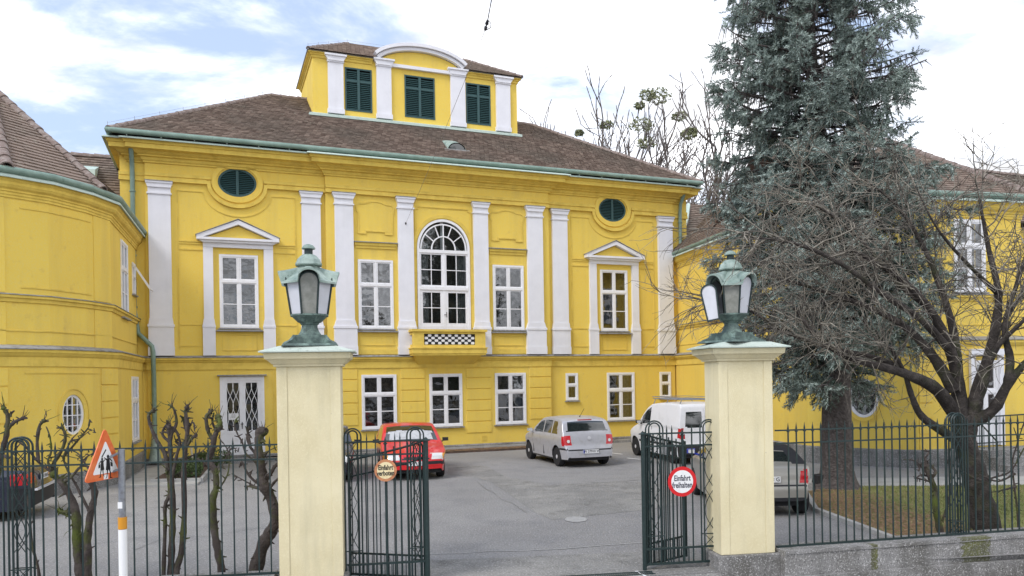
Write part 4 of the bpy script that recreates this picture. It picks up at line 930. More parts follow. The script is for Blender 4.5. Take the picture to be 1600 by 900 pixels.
# right link and pavilion
def W2L(X, Y): dx, dy = X-X0, Y-Y0; return (dx*CT+dy*ST, -dx*ST+dy*CT)
rl = thing('curved_link_wing', 'low yellow wing with tiled roof and green gutter joining the main house on the right', 'building', (X0, Y0, 0), TH)
rp = thing('side_pavilion', 'yellow pavilion behind the spruce with granite plinth, oval window and white garden door', 'building', (X0, Y0, 0), TH)
j0 = (10.38, .1); j1 = W2L(8.5, 26.2); c0 = W2L(9.0, 23.3); c1 = W2L(11.2, 21.55); c2 = W2L(14.75, 22.35); c3 = W2L(16.2, 27)
lk = arc3(j0, j1, .001, 1)
RLP = [j0, j1]
segR = {0: [rect(4.3, 5.3, 5.3, 6.9), rect(4.2, 5.2, 1.0, 2.9)]}
pavilion(rl, RLP, segR, 7.75, [])
for h_ in segR[0]:
    A_, B_ = (j0, j1) if h_[0][1] > 3.3 else offs(RLP, GO)
    x, y, rz = on(A_, B_, (h_[0][0]+h_[1][0])/2, -.005); window(rl, x, y, h_[0][1], 1.0, h_[2][1]-h_[0][1], rz, 'six')
evr = offs(RLP, .31)
Lr = (Vector(evr[1])-Vector(evr[0])).length
a = Vector((*evr[0], 7.86)); b = Vector((*evr[1], 7.86)); inn = Vector((-(b-a).y, (b-a).x, 0)).normalized()
tiles(rl, a, b-a, inn*2.9+Vector((0,0,2.7)), [(0,0),(Lr,0),(Lr,2.6),(0,2.6)], .2, .17)
tp0 = a+(inn*2.9+Vector((0,0,2.7))).normalized()*2.6; tp1 = b+(inn*2.9+Vector((0,0,2.7))).normalized()*2.6
bk = inn*3.8-Vector((0,0,1.75)); MB().add([tuple(tp0), tuple(tp1), tuple(tp1+bk), tuple(tp0+bk)], [(0,1,2,3)]).build('roof_back', 'tile2', rl, fix=False)
MB().add([tuple(b), tuple(tp1), tuple(tp1+bk)], [(0,1,2)]).build('roof_end', 'yellow', rl, fix=False)
MB().box(10.95,24,.8,7.4,0,7.7).build('link_wall', 'yellow', rl)
tiles(rl, (10.95,.6,7.75), (1,0,0), (0,3.5,3.35), [(0,0),(13.05,0),(13.05,4.84),(0,4.84)], .2, .17)
MB().tube([(10.95,1.0,8.2),(11.6,1.6,8.9),(12.6,2.6,10.0),(13.6,3.9,11.0)], .10, 6).build('valley_flashing', 'flash', rl)
arcR = arc3(c0, c1, .18, 3)
RP = [j1, c0] + arcR[1:3] + [c1, tuple(Vector(c1).lerp(Vector(c2), .12)), c2, c3]
alR = (Vector(arcR[2])-Vector(arcR[1])).length; ovzR = 1.93
iarc = 2
Lf = (Vector(RP[6])-Vector(RP[5])).length
holR = {iarc: [ell(alR/2+.15, ovzR, .40, .55, 28)], 5: [rect(.9,1.95,4.90,6.95), rect(1.35,2.15,.55,2.95)]}
pavilion(rp, RP, holR, 7.50, [(4,0,9)])
RPL = offs(RP, GO)
x, y, rz = on(RPL[2], RPL[3], alR/2+.15, .03)
ow = MB(); ow.ribbon(ell(0, ovzR, .37, .52, 32), .08, -.03, .05, True); oo = ow.build('oval_window', 'paint', rp, loc=(x,y,0), rz=rz)
MB().prism(ell(0, ovzR, .36, .5, 28), .03, .032).build('pane', 'glass', oo); MB().add([(-.4,.28,1.3),(.4,.28,1.3),(.4,.28,2.5),(-.4,.28,2.5)], [(0,1,2,3)]).build('room_backdrop', 'dark', oo, fix=False)
MB().ribbon(ell(0, ovzR, .50, .66, 32, PI, 2*PI, False), .03, -.055, -.02).build('oval_moulding', 'yellow2', rp, loc=(x,y,0), rz=rz)
x, y, rz = on(RP[5], RP[6], 1.43, -.005); window(rp, x, y, 4.90, 1.05, 2.05, rz, 'six', curtain=2)
x, y, rz = on(RPL[5], RPL[6], 1.75, -.005)
gd = window(rp, x, y, .55, .8, 2.4, rz, 'six', curtain=2, sill=False, label='white glazed garden door under a white surround')
MB().box(-.55,-.40,-.10,-.01,.0,2.55).box(.40,.55,-.10,-.01,.0,2.55).box(-.55,.55,-.12,-.012,2.55,2.72).build('door_surround', 'white', gd)
MB().box(-.32,.32,-.04,-.02,.05,.95).build('door_panel', 'paint', gd)
stp = MB()
so_ = None
for k in range(3):
    o = MB().box(-.9,.9,-1.6+k*.32-.0,-.06,-.55+k*.17+.0,-.55+(k+1)*.17).build('door_step', 'granite', gd)
rl_ = MB()
hr = thing('handrail', 'dark iron handrail beside the garden door steps at the right edge', 'handrail', (0,0,0), 0)
q0 = Vector(glob(*on(RP[5], RP[6], 1.3, -.25)[:2])); q1 = Vector(glob(*on(RP[5], RP[6], 3.9, -.25)[:2])); q2 = Vector(glob(*on(RP[5], RP[6], 1.0, -1.3)[:2]))
MB().tube([(*q2,.75),(*q0,1.35),(*q1,1.42)], .022, 6).build('top_rail', 'iron', hr)
for k in range(17):
    p_ = q2.lerp(q0, k/5) if k < 5 else q0.lerp(q1, (k-5)/11); zt = .75+.6*k/5 if k < 5 else 1.38
    MB().tube([(*p_, zt-.75),(*p_, zt)], .010, 5).build('baluster', 'iron', hr)
MB().tube([(*q0,.62),(*q1,.68)], .015, 6).build('bottom_rail', 'iron', hr)
evr = offs(RP, .31); apR = (*W2L(12.3, 25.2), 10.15)
pts = [evr[1], evr[3], evr[4], evr[6], evr[7]]
roofcone(rp, pts[:4], apR, 7.61, .2, .17, hips=((2, 12), (3, 12)))
MB().add([(*evr[6],7.61),(*evr[7],7.61),apR], [(0,1,2)]).build('roof_side', 'tile2', rp, fix=False)
MB().add([(*evr[0],7.61),(*evr[1],7.61),apR], [(0,1,2)]).build('roof_side', 'tile2', rp, fix=False)
rb = thing('rear_wing', 'further yellow wing with brown tiled roof rising behind the right pavilion', 'building', (X0, Y0, 0), TH)
p_ = W2L(15.5, 27.2); MB().box(p_[0], p_[0]+16, p_[1], p_[1]+6, 0, 7.9).build('wall', 'yellow', rb)
tiles(rb, (p_[0]-6,p_[1]-.4,8.0), (1,0,0), (0,3.2,2.8), [(0,0),(21,0),(21,4.25),(0,4.25)], .2, .17)
MB().add([(p_[0]-6,p_[1]+6,8.0),(p_[0]+15,p_[1]+6,8.0),(p_[0]+15,p_[1]+2.8,10.8),(p_[0]-6,p_[1]+2.8,10.8)], [(0,1,2,3)]).build('roof_back', 'tile2', rb, fix=False)
ridge(rb, (p_[0]-6, p_[1]+2.8, 10.83), (p_[0]+12, p_[1]+2.8, 10.83), 46, .12)
MB().add([(-.001,0,0)]*0 or [(p_[0]-5,p_[1]+.2,0),(p_[0],p_[1]+.2,0),(p_[0],p_[1]+.2,7.95),(p_[0]-5,p_[1]+.2,7.95)], [(0,1,2,3)]).build('side_wall', 'yellow', rb, fix=False)
# downpipe where pavilion meets: small shrub-high path plate
MB().slab([(6.4,19.5),(16,19.2),(16,17.6),(7.8,18.1)], -.02, .012).build('garden_path', 'concrete', kind='structure')

# ------------------------------------------------------------------ gate line
GA = math.atan(.159); GC, GS = math.cos(GA), math.sin(GA); G0 = Vector((-2.48, 9.60, 0))
def gt(px, back=.0):
    """distance along the gate line for a picture column"""
    t_, _ = ray(px, 700); gx, gy = G0.x-GS*back, G0.y+GC*back
    return (t_*gy-gx)/(GC-t_*GS)
def gp(t, back=0, z=0): return Vector((G0.x+GC*t-GS*back, G0.y+GS*t+GC*back, z))
def pillar(px, label, dz=0):
    P = gp(gt(px), 0, 0); t = thing('gate_pillar', label, 'pillar', P, GA)
    h = .385; D = .47
    bv_ = MB().box(-h-.06, h+.06, -.06, D+.06, -.4, .21).build('granite_base', 'granite', t).modifiers.new('bevel', 'BEVEL'); bv_.width = .015; bv_.segments = 2
    b = MB(); b.box(-h, h, 0, D, .212, 2.83); fr2 = [( -h, -.012), ]
    b.box(-h, -h+.125, -.010, -.001, .215, 2.829); b.box(h-.125, h, -.010, -.001, .215, 2.829)
    bv_ = b.build('shaft', 'cream', t).modifiers.new('bevel', 'BEVEL'); bv_.width = .012; bv_.segments = 2
    cx = MB()
    def fr(z0, z1, o0, o1): cx.add([(-h-o0,-o0,z0),(h+o0,-o0,z0),(h+o0,D+o0,z0),(-h-o0,D+o0,z0),(-h-o1,-o1,z1),(h+o1,-o1,z1),(h+o1,D+o1,z1),(-h-o1,D+o1,z1)], [(0,3,2,1),(4,5,6,7),(0,1,5,4),(1,2,6,5),(2,3,7,6),(3,0,4,7)])
    fr(2.831, 2.86, .03, .035); fr(2.861, 2.915, .045, .10); fr(2.916, 2.925, .112, .112); fr(2.926, 3.0, .125, .135)
    cx.build('cornice', 'cream', t)
    k = MB(); o = .185
    k.add([(-h-o,-o,3.004),(h+o,-o,3.004),(h+o,D+o,3.004),(-h-o,D+o,3.004),(-h-o,-o,3.02),(h+o,-o,3.02),(h+o,D+o,3.02),(-h-o,D+o,3.02),(-.34,D/2-.3,3.085),(.34,D/2-.3,3.085),(.34,D/2+.3,3.085),(-.34,D/2+.3,3.085)],
          [(0,3,2,1),(0,1,5,4),(1,2,6,5),(2,3,7,6),(3,0,4,7),(4,5,9,8),(5,6,10,9),(6,7,11,10),(7,4,8,11),(8,9,10,11)])
    k.build('copper_cap', 'captop', t)
    return P, D
PL, D_ = pillar(484, 'cream rendered gate pillar with copper cap, left of the drive')
PR, D_ = pillar(1166.5, 'cream rendered gate pillar on granite base, right of the drive')

def lantern(label, P, rz, sc_=1.0, open_door=False, glass=None):
    """octagonal copper lantern; local z=0 on the cap top; cardinal faces carry arched panes"""
    t = thing('gate_lantern', label, 'lantern', P, rz); t.scale = (sc_,)*3
    o8 = PI/8
    b = MB(); b.add([(-.34,-.34,0),(.34,-.34,0),(.34,.34,0),(-.34,.34,0),(-.32,-.32,.03),(.32,-.32,.03),(.32,.32,.03),(-.32,.32,.03)], [(4,5,6,7),(0,1,5,4),(1,2,6,5),(2,3,7,6),(3,0,4,7)])
    b.box(-.205,.205,-.205,.205,.03,.14)
    # scrolled feet at the corners
    for a in range(4):
        ca, sa = math.cos(a*PI/2+PI/4), math.sin(a*PI/2+PI/4); pr = [(.24,.03),(.43,.03),(.40,.05),(.33,.075),(.28,.12),(.26,.14)]
        b.add([(ca*r_-sa*.03, sa*r_+ca*.03, z) for r_, z in pr]+[(ca*r_+sa*.03, sa*r_-ca*.03, z) for r_, z in pr], [tuple(range(6)), tuple(range(11,5,-1))]+[(i, i+6, (i+1)%6+6, (i+1)%6) for i in range(6)])
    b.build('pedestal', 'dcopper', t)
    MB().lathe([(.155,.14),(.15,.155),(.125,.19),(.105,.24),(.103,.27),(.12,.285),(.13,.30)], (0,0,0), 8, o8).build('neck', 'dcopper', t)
    # lower bowl + cage
    zb, zt = .385, .81; rb, rt = .24, .305      # circumradius of cage bottom/top
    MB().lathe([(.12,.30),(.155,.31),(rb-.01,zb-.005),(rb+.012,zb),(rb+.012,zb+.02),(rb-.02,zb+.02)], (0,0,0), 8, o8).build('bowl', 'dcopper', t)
    cg = MB()
    for k in range(8):
        a = o8+k*PI/4; cg.tube([(rb*math.cos(a), rb*math.sin(a), zb+.01),(rt*math.cos(a), rt*math.sin(a), zt)], .013, 5)
    for k in range(8):
        a = o8+k*PI/4; a2 = a+PI/4
        if k % 2: continue
        cg.tube([(rt*math.cos(a), rt*math.sin(a), zt),(rt*math.cos(a2), rt*math.sin(a2), zt)], .014, 5)
    cg.build('cage', 'iron', t)
    ap = math.cos(o8)
    for k in range(8):
        am = k*PI/4; card = (k % 2 == 0); hwb, hwt = rb*math.sin(o8)-.012, rt*math.sin(o8)-.012; db, dt = rb*ap-.006, rt*ap-.006
        z1 = zt-.01; pts = [(-hwb,zb+.02),(hwb,zb+.02),(hwt,z1)]
        if card: pts += [(hwt*math.cos(PI*i/10), z1+.10*math.sin(PI*i/10)) for i in range(1,10)]
        pts += [(-hwt,z1)]
        def P3(x, z):
            d = db+(dt-db)*(z-zb)/(zt-zb); return (math.cos(am)*d-math.sin(am)*x, math.sin(am)*d+math.cos(am)*x, z)
        gl = (glass or {}).get(k, 'lampglass')
        opened = open_door and k == open_door
        if not opened:
            MB().add([P3(x, z) for x, z in pts], [tuple(range(len(pts)))]).build('pane', gl, t, fix=False)
        else:
            d3 = MB(); d3.add([(x, 0, z) for x, z in pts], [tuple(range(len(pts)))])
            po = d3.build('open_pane', 'lampglass', t, fix=False); fm = MB().ribbon(pts, .02, -.012, .012, True); fm2 = fm.build('pane_frame', 'iron', po)
            po['label'] = 'arched lantern pane swung open on its hinge'
            hx_, hy_, _ = P3(hwt, z1); po.location = (hx_+math.cos(am)*.10-math.sin(am)*.02, hy_+math.sin(am)*.10+.0, -.09); po.rotation_euler = (R(0), R(-9), am+PI/2+R(28))
        if card:
            ar = MB(); pth_ = [(hwt+.012, z1-.01)]+[((hwt+.012)*math.cos(PI*i/12), z1+.113*math.sin(PI*i/12)) for i in range(0,13)]+[(-hwt-.012, z1-.01)]
            ar.tube([P3(x, z) for x, z in pth_], .012, 5); ar.build('pane_arch', 'iron', t)
    # inside: dark core and bulb holder so panes read solid
    MB().lathe([(.03,.31),(.03,.5),(.05,.52),(.05,.62),(.0,.66)], (0,0,0), 8).build('lamp_holder', 'trim', t)
    # roof skirt with eyebrow arches
    n = 96; prof = [(0,0),(.12,.10),(.3,.24),(.5,.40),(.72,.60),(.9,.82),(1,1)]
    vs = []; fs = []; m_ = len(prof)
    ztop = 1.02
    for i in range(n):
        a = 2*PI*i/n; rel = ((a+o8) % (PI/4))-o8; face = int(((a+o8) % (2*PI))//(PI/4)); card = face % 2 == 0
        ro = (rt+.055)*ap/math.cos(rel); x = math.tan(rel)/math.tan(o8)
        lift = (.150*math.sqrt(max(0,1-x*x)) if card else 0); ro += (.045*math.sqrt(max(0,1-x*x)) if card else 0)
        for q, s_ in prof:
            r_ = .115+(ro-.115)*q; cv = (1-q)**1.5
            z = (zt-.005+lift)+(ztop-(zt+lift))*cv
            vs.append((r_*math.cos(a), r_*math.sin(a), z))
        vs.append((ro*1.005*math.cos(a), ro*1.005*math.sin(a), zt-.03+lift)); vs.append(((ro-.03)*math.cos(a), (ro-.03)*math.sin(a), zt-.028+lift))
    m2_ = m_+2
    for i in range(n):
        j = (i+1) % n
        for k in range(m2_-1): fs.append((i*m2_+k, j*m2_+k, j*m2_+k+1, i*m2_+k+1))
    MB().add(vs, fs).build('lantern_roof', 'copper', t, smooth=35)
    MB().lathe([(.118,1.0),(.12,1.02),(.172,1.025),(.178,1.04),(.165,1.06),(.15,1.10),(.10,1.15),(.075,1.165),(.06,1.17)], (0,0,0), 8, o8).build('roof_dome', 'copper', t)
    ck = MB().lathe([(.052,1.165),(.052,1.235),(.06,1.24)], (0,0,0), 12); ck.build('chimney_collar', 'iron', t)
    MB().lathe([(.06,1.235),(.085,1.24),(.082,1.258),(.06,1.285),(.025,1.30),(.0,1.305)], (0,0,0), 16).build('finial_cap', 'copper', t, smooth=60)
    return t
cL = gp(gt(484), .235, 3.085); cR = gp(gt(1166.5), .235, 3.085)
cR = cR+Vector((GC*-.08, GS*-.08, 0))
# facing direction towards the camera
lantern('green copper lantern on the left gate pillar, all its panes closed', cL, R(14.5), 1.0, glass={6: 'lampdusty', 2: 'lampdusty'})
lantern('green copper lantern on the right gate pillar with one arched pane hanging open', cR, R(8+24), .98, open_door=4, glass={5: 'lampdusty', 3: 'lampdusty'})

# ironwork
def bar(parent, P, z0, z1, r=.011, spike=0, name='bar', n=4):
    key = f'{name}{z0:.3f}{z1:.3f}{r:.3f}{spike:.2f}'; me = bpy.data.meshes.get(key)
    if not me:
        mb = MB(); pr = [(r,0),(r,z1-z0-spike)]
        if spike: pr += [(r*1.9,z1-z0-spike),(r*1.9,z1-z0-spike+.012),(r*.9,z1-z0-spike+.02),(r*1.15,z1-z0-spike*.62),(0.001,z1-z0)]
        mb.lathe(pr, (0,0,0), n, PI/4); me = mb.mesh(key); me.materials.append(M['iron'])
    return link(me, name, parent, (P[0], P[1], z0), GA)
def rail(parent, A, B, hz=.010, hd=.008, name='rail'):
    A, B = Vector(A), Vector(B); d = B-A; h = Vector((-d.y, d.x, 0)).normalized()*hd
    mb = MB(); vs = []
    for P in (A, B):
        for s1, s2 in ((-1,-1),(1,-1),(1,1),(-1,1)): vs.append(tuple(P+h*s1+Vector((0,0,hz*s2))))
    mb.add(vs, [(0,1,2,3),(7,6,5,4),(0,4,5,1),(1,5,6,2),(2,6,7,3),(3,7,4,0)]); return mb.build(name, 'iron', parent)
def arch_panel(parent, A, B, z0, zr, ztop, double=True, rb=.011):
    """narrow arched ornament field between plan points A and B; zr = lower rail"""
    A, B = Vector((A[0],A[1],0)), Vector((B[0],B[1],0)); d = (B-A); W = d.length; d.normalize()
    P = lambda x, z: tuple(A+d*x+Vector((0,0,z)))
    for k, ins_ in enumerate((0, .045) if double else (0,)):
        x0, x1 = ins_, W-ins_; rr = (x1-x0)/2; zc = ztop-rr-ins_*.6
        pts = [P(x0,z0)]+[P(W/2-rr*math.cos(PI*i/12), zc+rr*math.sin(PI*i/12)) for i in range(13)]+[P(x1,z0)]
        MB().tube(pts, rb, 5).build('arch_bar', 'iron', parent)
    x0, x1 = .05, W-.05; cx = W/2
    orn = MB()
    def seg(a, b): orn.tube([P(*a), P(*b)], .006, 4)
    def len_(za, zb, amp):
        for s in (-1, 1): orn.tube([P(cx+s*amp*math.sin(PI*i/10), za+(zb-za)*i/10) for i in range(11)], .006, 4)
    zt = 1.86
    seg((x0, zt), (x1, zr)); seg((x1, zt), (x0, zr))
    z = zr; 
    seg((x0, z), (cx, z-.10)); seg((x1, z), (cx, z-.10))
    z -= .10; Hh = (z-(z0+.35)); 
    len_(z, z-Hh*.34, (x1-x0)*.46); z2 = z-Hh*.34
    orn.tube([P(cx, z2),P(x0+.01, z2-Hh*.09),P(cx, z2-Hh*.18),P(x1-.01, z2-Hh*.09),P(cx, z2)], .006, 4); z3 = z2-Hh*.18
    len_(z3, z3-Hh*.34, (x1-x0)*.46); z4 = z3-Hh*.34
    seg((cx, z4), (x0, z4-.1)); seg((cx, z4), (x1, z4-.1))
    for zz_ in (.46, .29): orn.tube([P(0, zz_), P(W, zz_)], .009, 4)
    seg((x0, .45), (x1, .30)); seg((x1, .45), (x0, .30))
    orn.build('ornament', 'iron', parent)

# fixed side panels and hinge posts
def fixed(label, pxs, hinge_px, pillar_px, thick_px, spikes, back=.26):
    g_ = thing('gate_side_panel', label, 'iron panel', (0,0,0), 0)
    t0, t1 = sorted((gt(hinge_px, back), gt(pillar_px, back)))
    for z in (1.857, 1.685, .285): rail(g_, gp(t0, back, z), gp(t1, back, z), .011 if z > 1 else .013, .014)
    rail(g_, gp(t0, back, .08), gp(t1, back, .08), .014, .016)
    for a, b in pxs: arch_panel(g_, gp(gt(a, back), back), gp(gt(b, back), back), .08, 1.68, 2.03)
    for px in spikes: bar(g_, gp(gt(px, back), back), .08, 1.97, .011, .12)
    bar(g_, gp(gt(thick_px, back), back+.005), .08, 1.92, .02, .1, 'stile')
    ts = sorted([gt(p, back) for p in spikes+[thick_px]]+[t0+.12, t1-.12]); 
    for a, b in zip(ts[:-1], ts[1:]):
        if b-a > .07: bar(g_, gp((a+b)/2, back), .08, .28, .009, 0, 'short_bar')
    bar(g_, gp(gt(hinge_px, back), back), -.02, 1.9, .03, .05, 'hinge_post', 8)
    return g_
fixed('fixed green iron panel with two arched fields between left pillar and hinge post', [(538,564),(636,662)], 665.5, 540, 602, [573, 586.5, 617, 625])
fixed('fixed green iron panel with two arched fields beside the right gate pillar', [(1009,1036),(1094,1121)], 1004.5, 1123.5, 1066.5, [1050, 1081, 1042])
def leaf(label, hinge_px, far, ztip, n=9, back=.30):
    g_ = thing('gate_leaf', label, 'gate', (0,0,0), 0)
    A = gp(gt(hinge_px, back), back); B = Vector((*far, 0)); 
    L_ = lambda t, z: A.lerp(B, t)+Vector((0,0,z))
    ztop = lambda t: 1.86-(1.86-ztip)*t**.8; 
    def crv(off, r): MB().tube([tuple(L_(k/10, ztop(k/10)-off)) for k in range(11)], r, 5).build('sloping_rail', 'iron', g_)
    crv(0, .015); crv(.22, .012)
    rail(g_, L_(0,.34), L_(1,.34), .012, .010, 'rail'); rail(g_, L_(0,.06), L_(1,.06), .014, .010, 'rail')
    arch_panel(g_, L_(.03,0), L_(.19,0), .06, 1.55, 1.84)
    for i in range(n):
        t = .22+.75*i/(n-1); bar(g_, L_(t,0), .06, ztop(t)+(.0 if i % 2 else .05), .011, .0, 'bar')
    for i in range(n+4):
        t = .24+.72*(i+.5)/(n+4); bar(g_, L_(t,0), .06, .35, .008, 0, 'short_bar')
    bar(g_, L_(0,0), .04, 1.88, .022, 0, 'stile'); bar(g_, L_(1,0), .04, ztip+.04, .02, 0, 'stile')
    return g_
leaf('left leaf of the iron gate folded back behind its fixed panel', 664, (-2.20, 10.38), 1.58)
leaf('right leaf of the iron gate swung inwards, its end behind the no-blocking sign', 1006, (2.47, 11.15), 1.66)
# signs on the gate
def round_sign(px, py, Yd, dia, words, rimm, facem, letm, label, sz, bold):
    P = at(px, py, Yd); t = thing('round_sign', label, 'sign', P, GA)
    MB().prism(ell(0,0,dia/2,dia/2,48), 0, .004).build('sign_rim', rimm, t); MB().prism(ell(0,0,dia/2*.76,dia/2*.76,48), -.0015, -.0002).build('sign_face', facem, t)
    for wd_, zz_ in words:
        tm = text_mesh(wd_, sz, depth=.0006, bold=bold); tm.materials.append(M[letm])
        tm.transform(Matrix.Diagonal((.78, 1, 1.12, 1))); link(tm, 'sign_lettering', t, (0, -.0028, zz_))
    for q in (-.03, .03): MB().tube([(q,.004,0),(q,.035,0)], .008, 6).build('sign_bolt', 'steel', t)
def depth_on_gate(px, back): p_ = gp(gt(px, back), back); return p_.y
round_sign(602.5, 735, depth_on_gate(602.5, .215), .285, [('Einfahrt', .035), ('verboten', -.038)], 'signrust', 'signcream', 'black', 'round cream sign with worn orange rim reading Einfahrt verboten on the left panel', .078, .0022)
round_sign(1066, 752.5, depth_on_gate(1066, .215), .41, [('Einfahrt', .045), ('freihalten', -.05)], 'signred', 'signwhite', 'blueblack', 'round white sign with bright red rim reading Einfahrt freihalten on the right panel', .097, .0018)

# ------------------------------------------------------------------ fences
def fence(label, A, B, pitch, start, posts, zb=.273, wall=None, skip=()):
    f_ = thing('iron_fence', label, 'fence', (0,0,0), 0); A, B = Vector(A), Vector(B); d = (B-A); Ln = d.length; d.normalize()
    for z in (1.868, 1.69): rail(f_, (*(A.xy), z), (*(B.xy), z), .010, .012)
    rail(f_, (*A.xy, zb), (*B.xy, zb), .014, .02)
    s = start
    while s < Ln:
        if not any(a-.03 < s < b+.03 for a, b in posts):
            P = A+d*s; bar(f_, P, zb, 1.975+random.uniform(-.006,.006), .0115, .13, 'bar')
        s += pitch
    for a, b in posts: arch_panel(f_, A+d*a, A+d*b, zb, 1.69, 2.03, rb=.013); arch_panel(f_, A+d*(a)+Vector((-d.y*.10,d.x*.10,0)), A+d*(b)+Vector((-d.y*.10,d.x*.10,0)), zb, 1.69, 2.03, rb=.013)
    return f_
# right fence
RA = at(1213, 800, 10.62); RA.z = 0; RB = at(1700, 800, 11.75); RB.z = 0
dR = (RB-RA).normalized()
def sR(px):
    t_, _ = ray(px, 750); return (t_*RA.y-RA.x)/(dR.x-t_*dR.y)
fence('green iron spear fence on the low granite wall, right of the gate', RA, RB, .1262, sR(1232.5), [(sR(1487.5), sR(1508.5))])
LB = at(430, 800, 9.62); LB.z = 0; LA = at(-60, 800, 9.12); LA.z = 0; dL = (LB-LA).normalized()
def sL_(px):
    t_, _ = ray(px, 750); return (t_*LA.y-LA.x)/(dL.x-t_*dL.y)
LB2 = LA+dL*(sL_(452))
pitch_l = (sL_(422)-sL_(66.5))/18
fence('green iron spear fence along the street, left of the gate', LA, LB2, pitch_l, sL_(66.5)-pitch_l*6, [(sL_(12.5), sL_(46))])
def lowwall(label, A, d, s0, s1, slabs, mossy):
    w_ = thing('fence_wall', label, 'low wall', (0,0,0), 0); nn = Vector((-d.y, d.x, 0))
    for a, b in zip(slabs[:-1], slabs[1:]):
        p, q = A+d*(a+.004), A+d*(b-.004)
        pts = [tuple((p-nn*.22).xy), tuple((q-nn*.22).xy), tuple((q+nn*.2).xy), tuple((p+nn*.2).xy)]
        MB().slab(pts, -.08, .215).build('wall_block', 'granite', w_)
        pts = [tuple((p-nn*.235).xy), tuple((q-nn*.235).xy), tuple((q+nn*.22).xy), tuple((p+nn*.22).xy)]
        MB().slab(pts, .217, .262).build('coping_stone', 'granite', w_)
    pts = [tuple((A+d*s0-nn*.29).xy), tuple((A+d*s1-nn*.29).xy), tuple((A+d*s1+nn*.21).xy), tuple((A+d*s0+nn*.21).xy)]
    MB().slab(pts, -.45, -.082).build('base_course', 'granite', w_)
    for a, b in mossy:
        c_ = A+d*((a+b)/2); hw = (b-a)/2; K_ = 12; vs = []
        for k in range(K_+1):
            z = .262-.34*k/K_; o_ = .2372 if z > .2155 else .2222
            for sg in (-1, 1): pp = c_+d*sg*hw*random.uniform(.7,1.12)-nn*o_; vs.append((pp.x, pp.y, z))
        MB().add(vs, [(2*k, 2*k+1, 2*k+3, 2*k+2) for k in range(K_)]).build('mossy_patch', 'moss', w_)
        vs = []
        for k in range(7):
            for sg in (-1, 1): pp = c_+d*sg*hw*random.uniform(.7,1.1)-nn*(.237-.1*k/6); vs.append((pp.x, pp.y, .2635))
        MB().add(vs, [(2*k, 2*k+1, 2*k+3, 2*k+2) for k in range(6)]).build('mossy_patch', 'moss', w_)
    return w_
lowwall('low grey granite wall with mossy stains carrying the right fence', RA, dR, -.02, 5.2, [-.02]+[sR(p) for p in (1347, 1525, 1700)], [(sR(1342), sR(1353)), (sR(1481), sR(1527))])
lowwall('low granite wall carrying the left fence, mostly below the view', LA, dL, 0, sL_(428), [0, 1.2, 2.4, 3.2, sL_(428)], [])

# traffic sign and post, left
tp = thing('warning_sign', 'triangular orange-rimmed children crossing sign on a banded steel post', 'sign', (0,0,0), 0)
PP = at(191, 790, 8.55); px_, py_ = PP.x, PP.y
MB().tube([(px_,py_,-.05),(px_,py_,1.93)], .036, 14).build('post', 'steel', tp, smooth=50)
MB().tube([(px_,py_,.2),(px_,py_,1.045)], .045, 14).build('white_sleeve', 'signwhite', tp, smooth=50)
MB().tube([(px_,py_,1.05),(px_,py_,1.18)], .046, 14).build('orange_band', 'reflect_orange', tp, smooth=50)
MB().box(px_-.03,px_+.02,py_-.040,py_-.036,1.28,1.35).build('post_sticker', 'signwhite', tp)
ta = R(80); tx, ty = math.cos(ta), math.sin(ta)
tc_ = at(163.5, 722, 8.42)
tri = MB(); S_ = .66; Hh = S_*.866
def TP(x, z, o=0): return (tc_.x+tx*x+ty*o, tc_.y+ty*x-tx*o, tc_.z+z)
def plate(poly, o0, o1, m, name, parent=tp):
    n = len(poly); mb = MB().add([TP(x,z,o1) for x,z in poly]+[TP(x,z,o0) for x,z in poly], [tuple(range(n)), tuple(range(2*n-1,n-1,-1))]+[(i,(i+1)%n,(i+1)%n+n,i+n) for i in range(n)]); return mb.build(name, m, parent)
def tri_(S, r=.03, dz=0):
    H_ = S*.866; V_ = [Vector((-S/2,-H_/3)),Vector((S/2,-H_/3)),Vector((0,H_*2/3))]; o = []
    for i in range(3):
        a, b, c = V_[i-1], V_[i], V_[(i+1)%3]; p = b+(a-b).normalized()*r; q = b+(c-b).normalized()*r
        o += [tuple(p), tuple((p+q+b)/3), tuple(q)]
    return [(x, z+dz) for x, z in o]
plate(tri_(S_,.05), 0, .012, 'signorange', 'sign_rim'); plate(tri_(S_*.62,.02,-.003), .0125, .0145, 'signwhite', 'sign_field')
plate(rect(-.035,.035,-.185,-.135), .0125, .014, 'signwhite', 'rim_notch')
# pictogram: two hurrying children with satchels
def fig(cx, s, m=1):
    F = []
    hd = [(cx+m*(.0)+s*.028*math.cos(2*PI*k/10), .052*s/1+.09*s+s*.028*math.sin(2*PI*k/10)) for k in range(10)]
    F.append(hd)
    T = lambda L_: [(cx+m*x*s, z*s) for x, z in L_]
    F.append(T([(-.035,.115),(.03,.118),(.045,.0),(.05,-.06),(-.055,-.06),(-.04,.02)]))
    F.append(T([(-.03,-.055),(.0,-.055),(-.01,-.11),(-.03,-.175),(-.055,-.185),(-.06,-.178),(-.042,-.17),(-.03,-.11)]))
    F.append(T([(.01,-.055),(.04,-.055),(.06,-.11),(.055,-.175),(.09,-.185),(.085,-.192),(.035,-.19),(.04,-.115)]))
    F.append(T([(.025,.105),(.085,.05),(.10,.06),(.04,.12)])); F.append(T([(.05,.06),(.10,.04),(.10,-.02),(.055,-.01)]))
    F.append(T([(-.03,.11),(-.085,.14),(-.09,.13),(-.035,.085)]))
    return F
pic = MB()
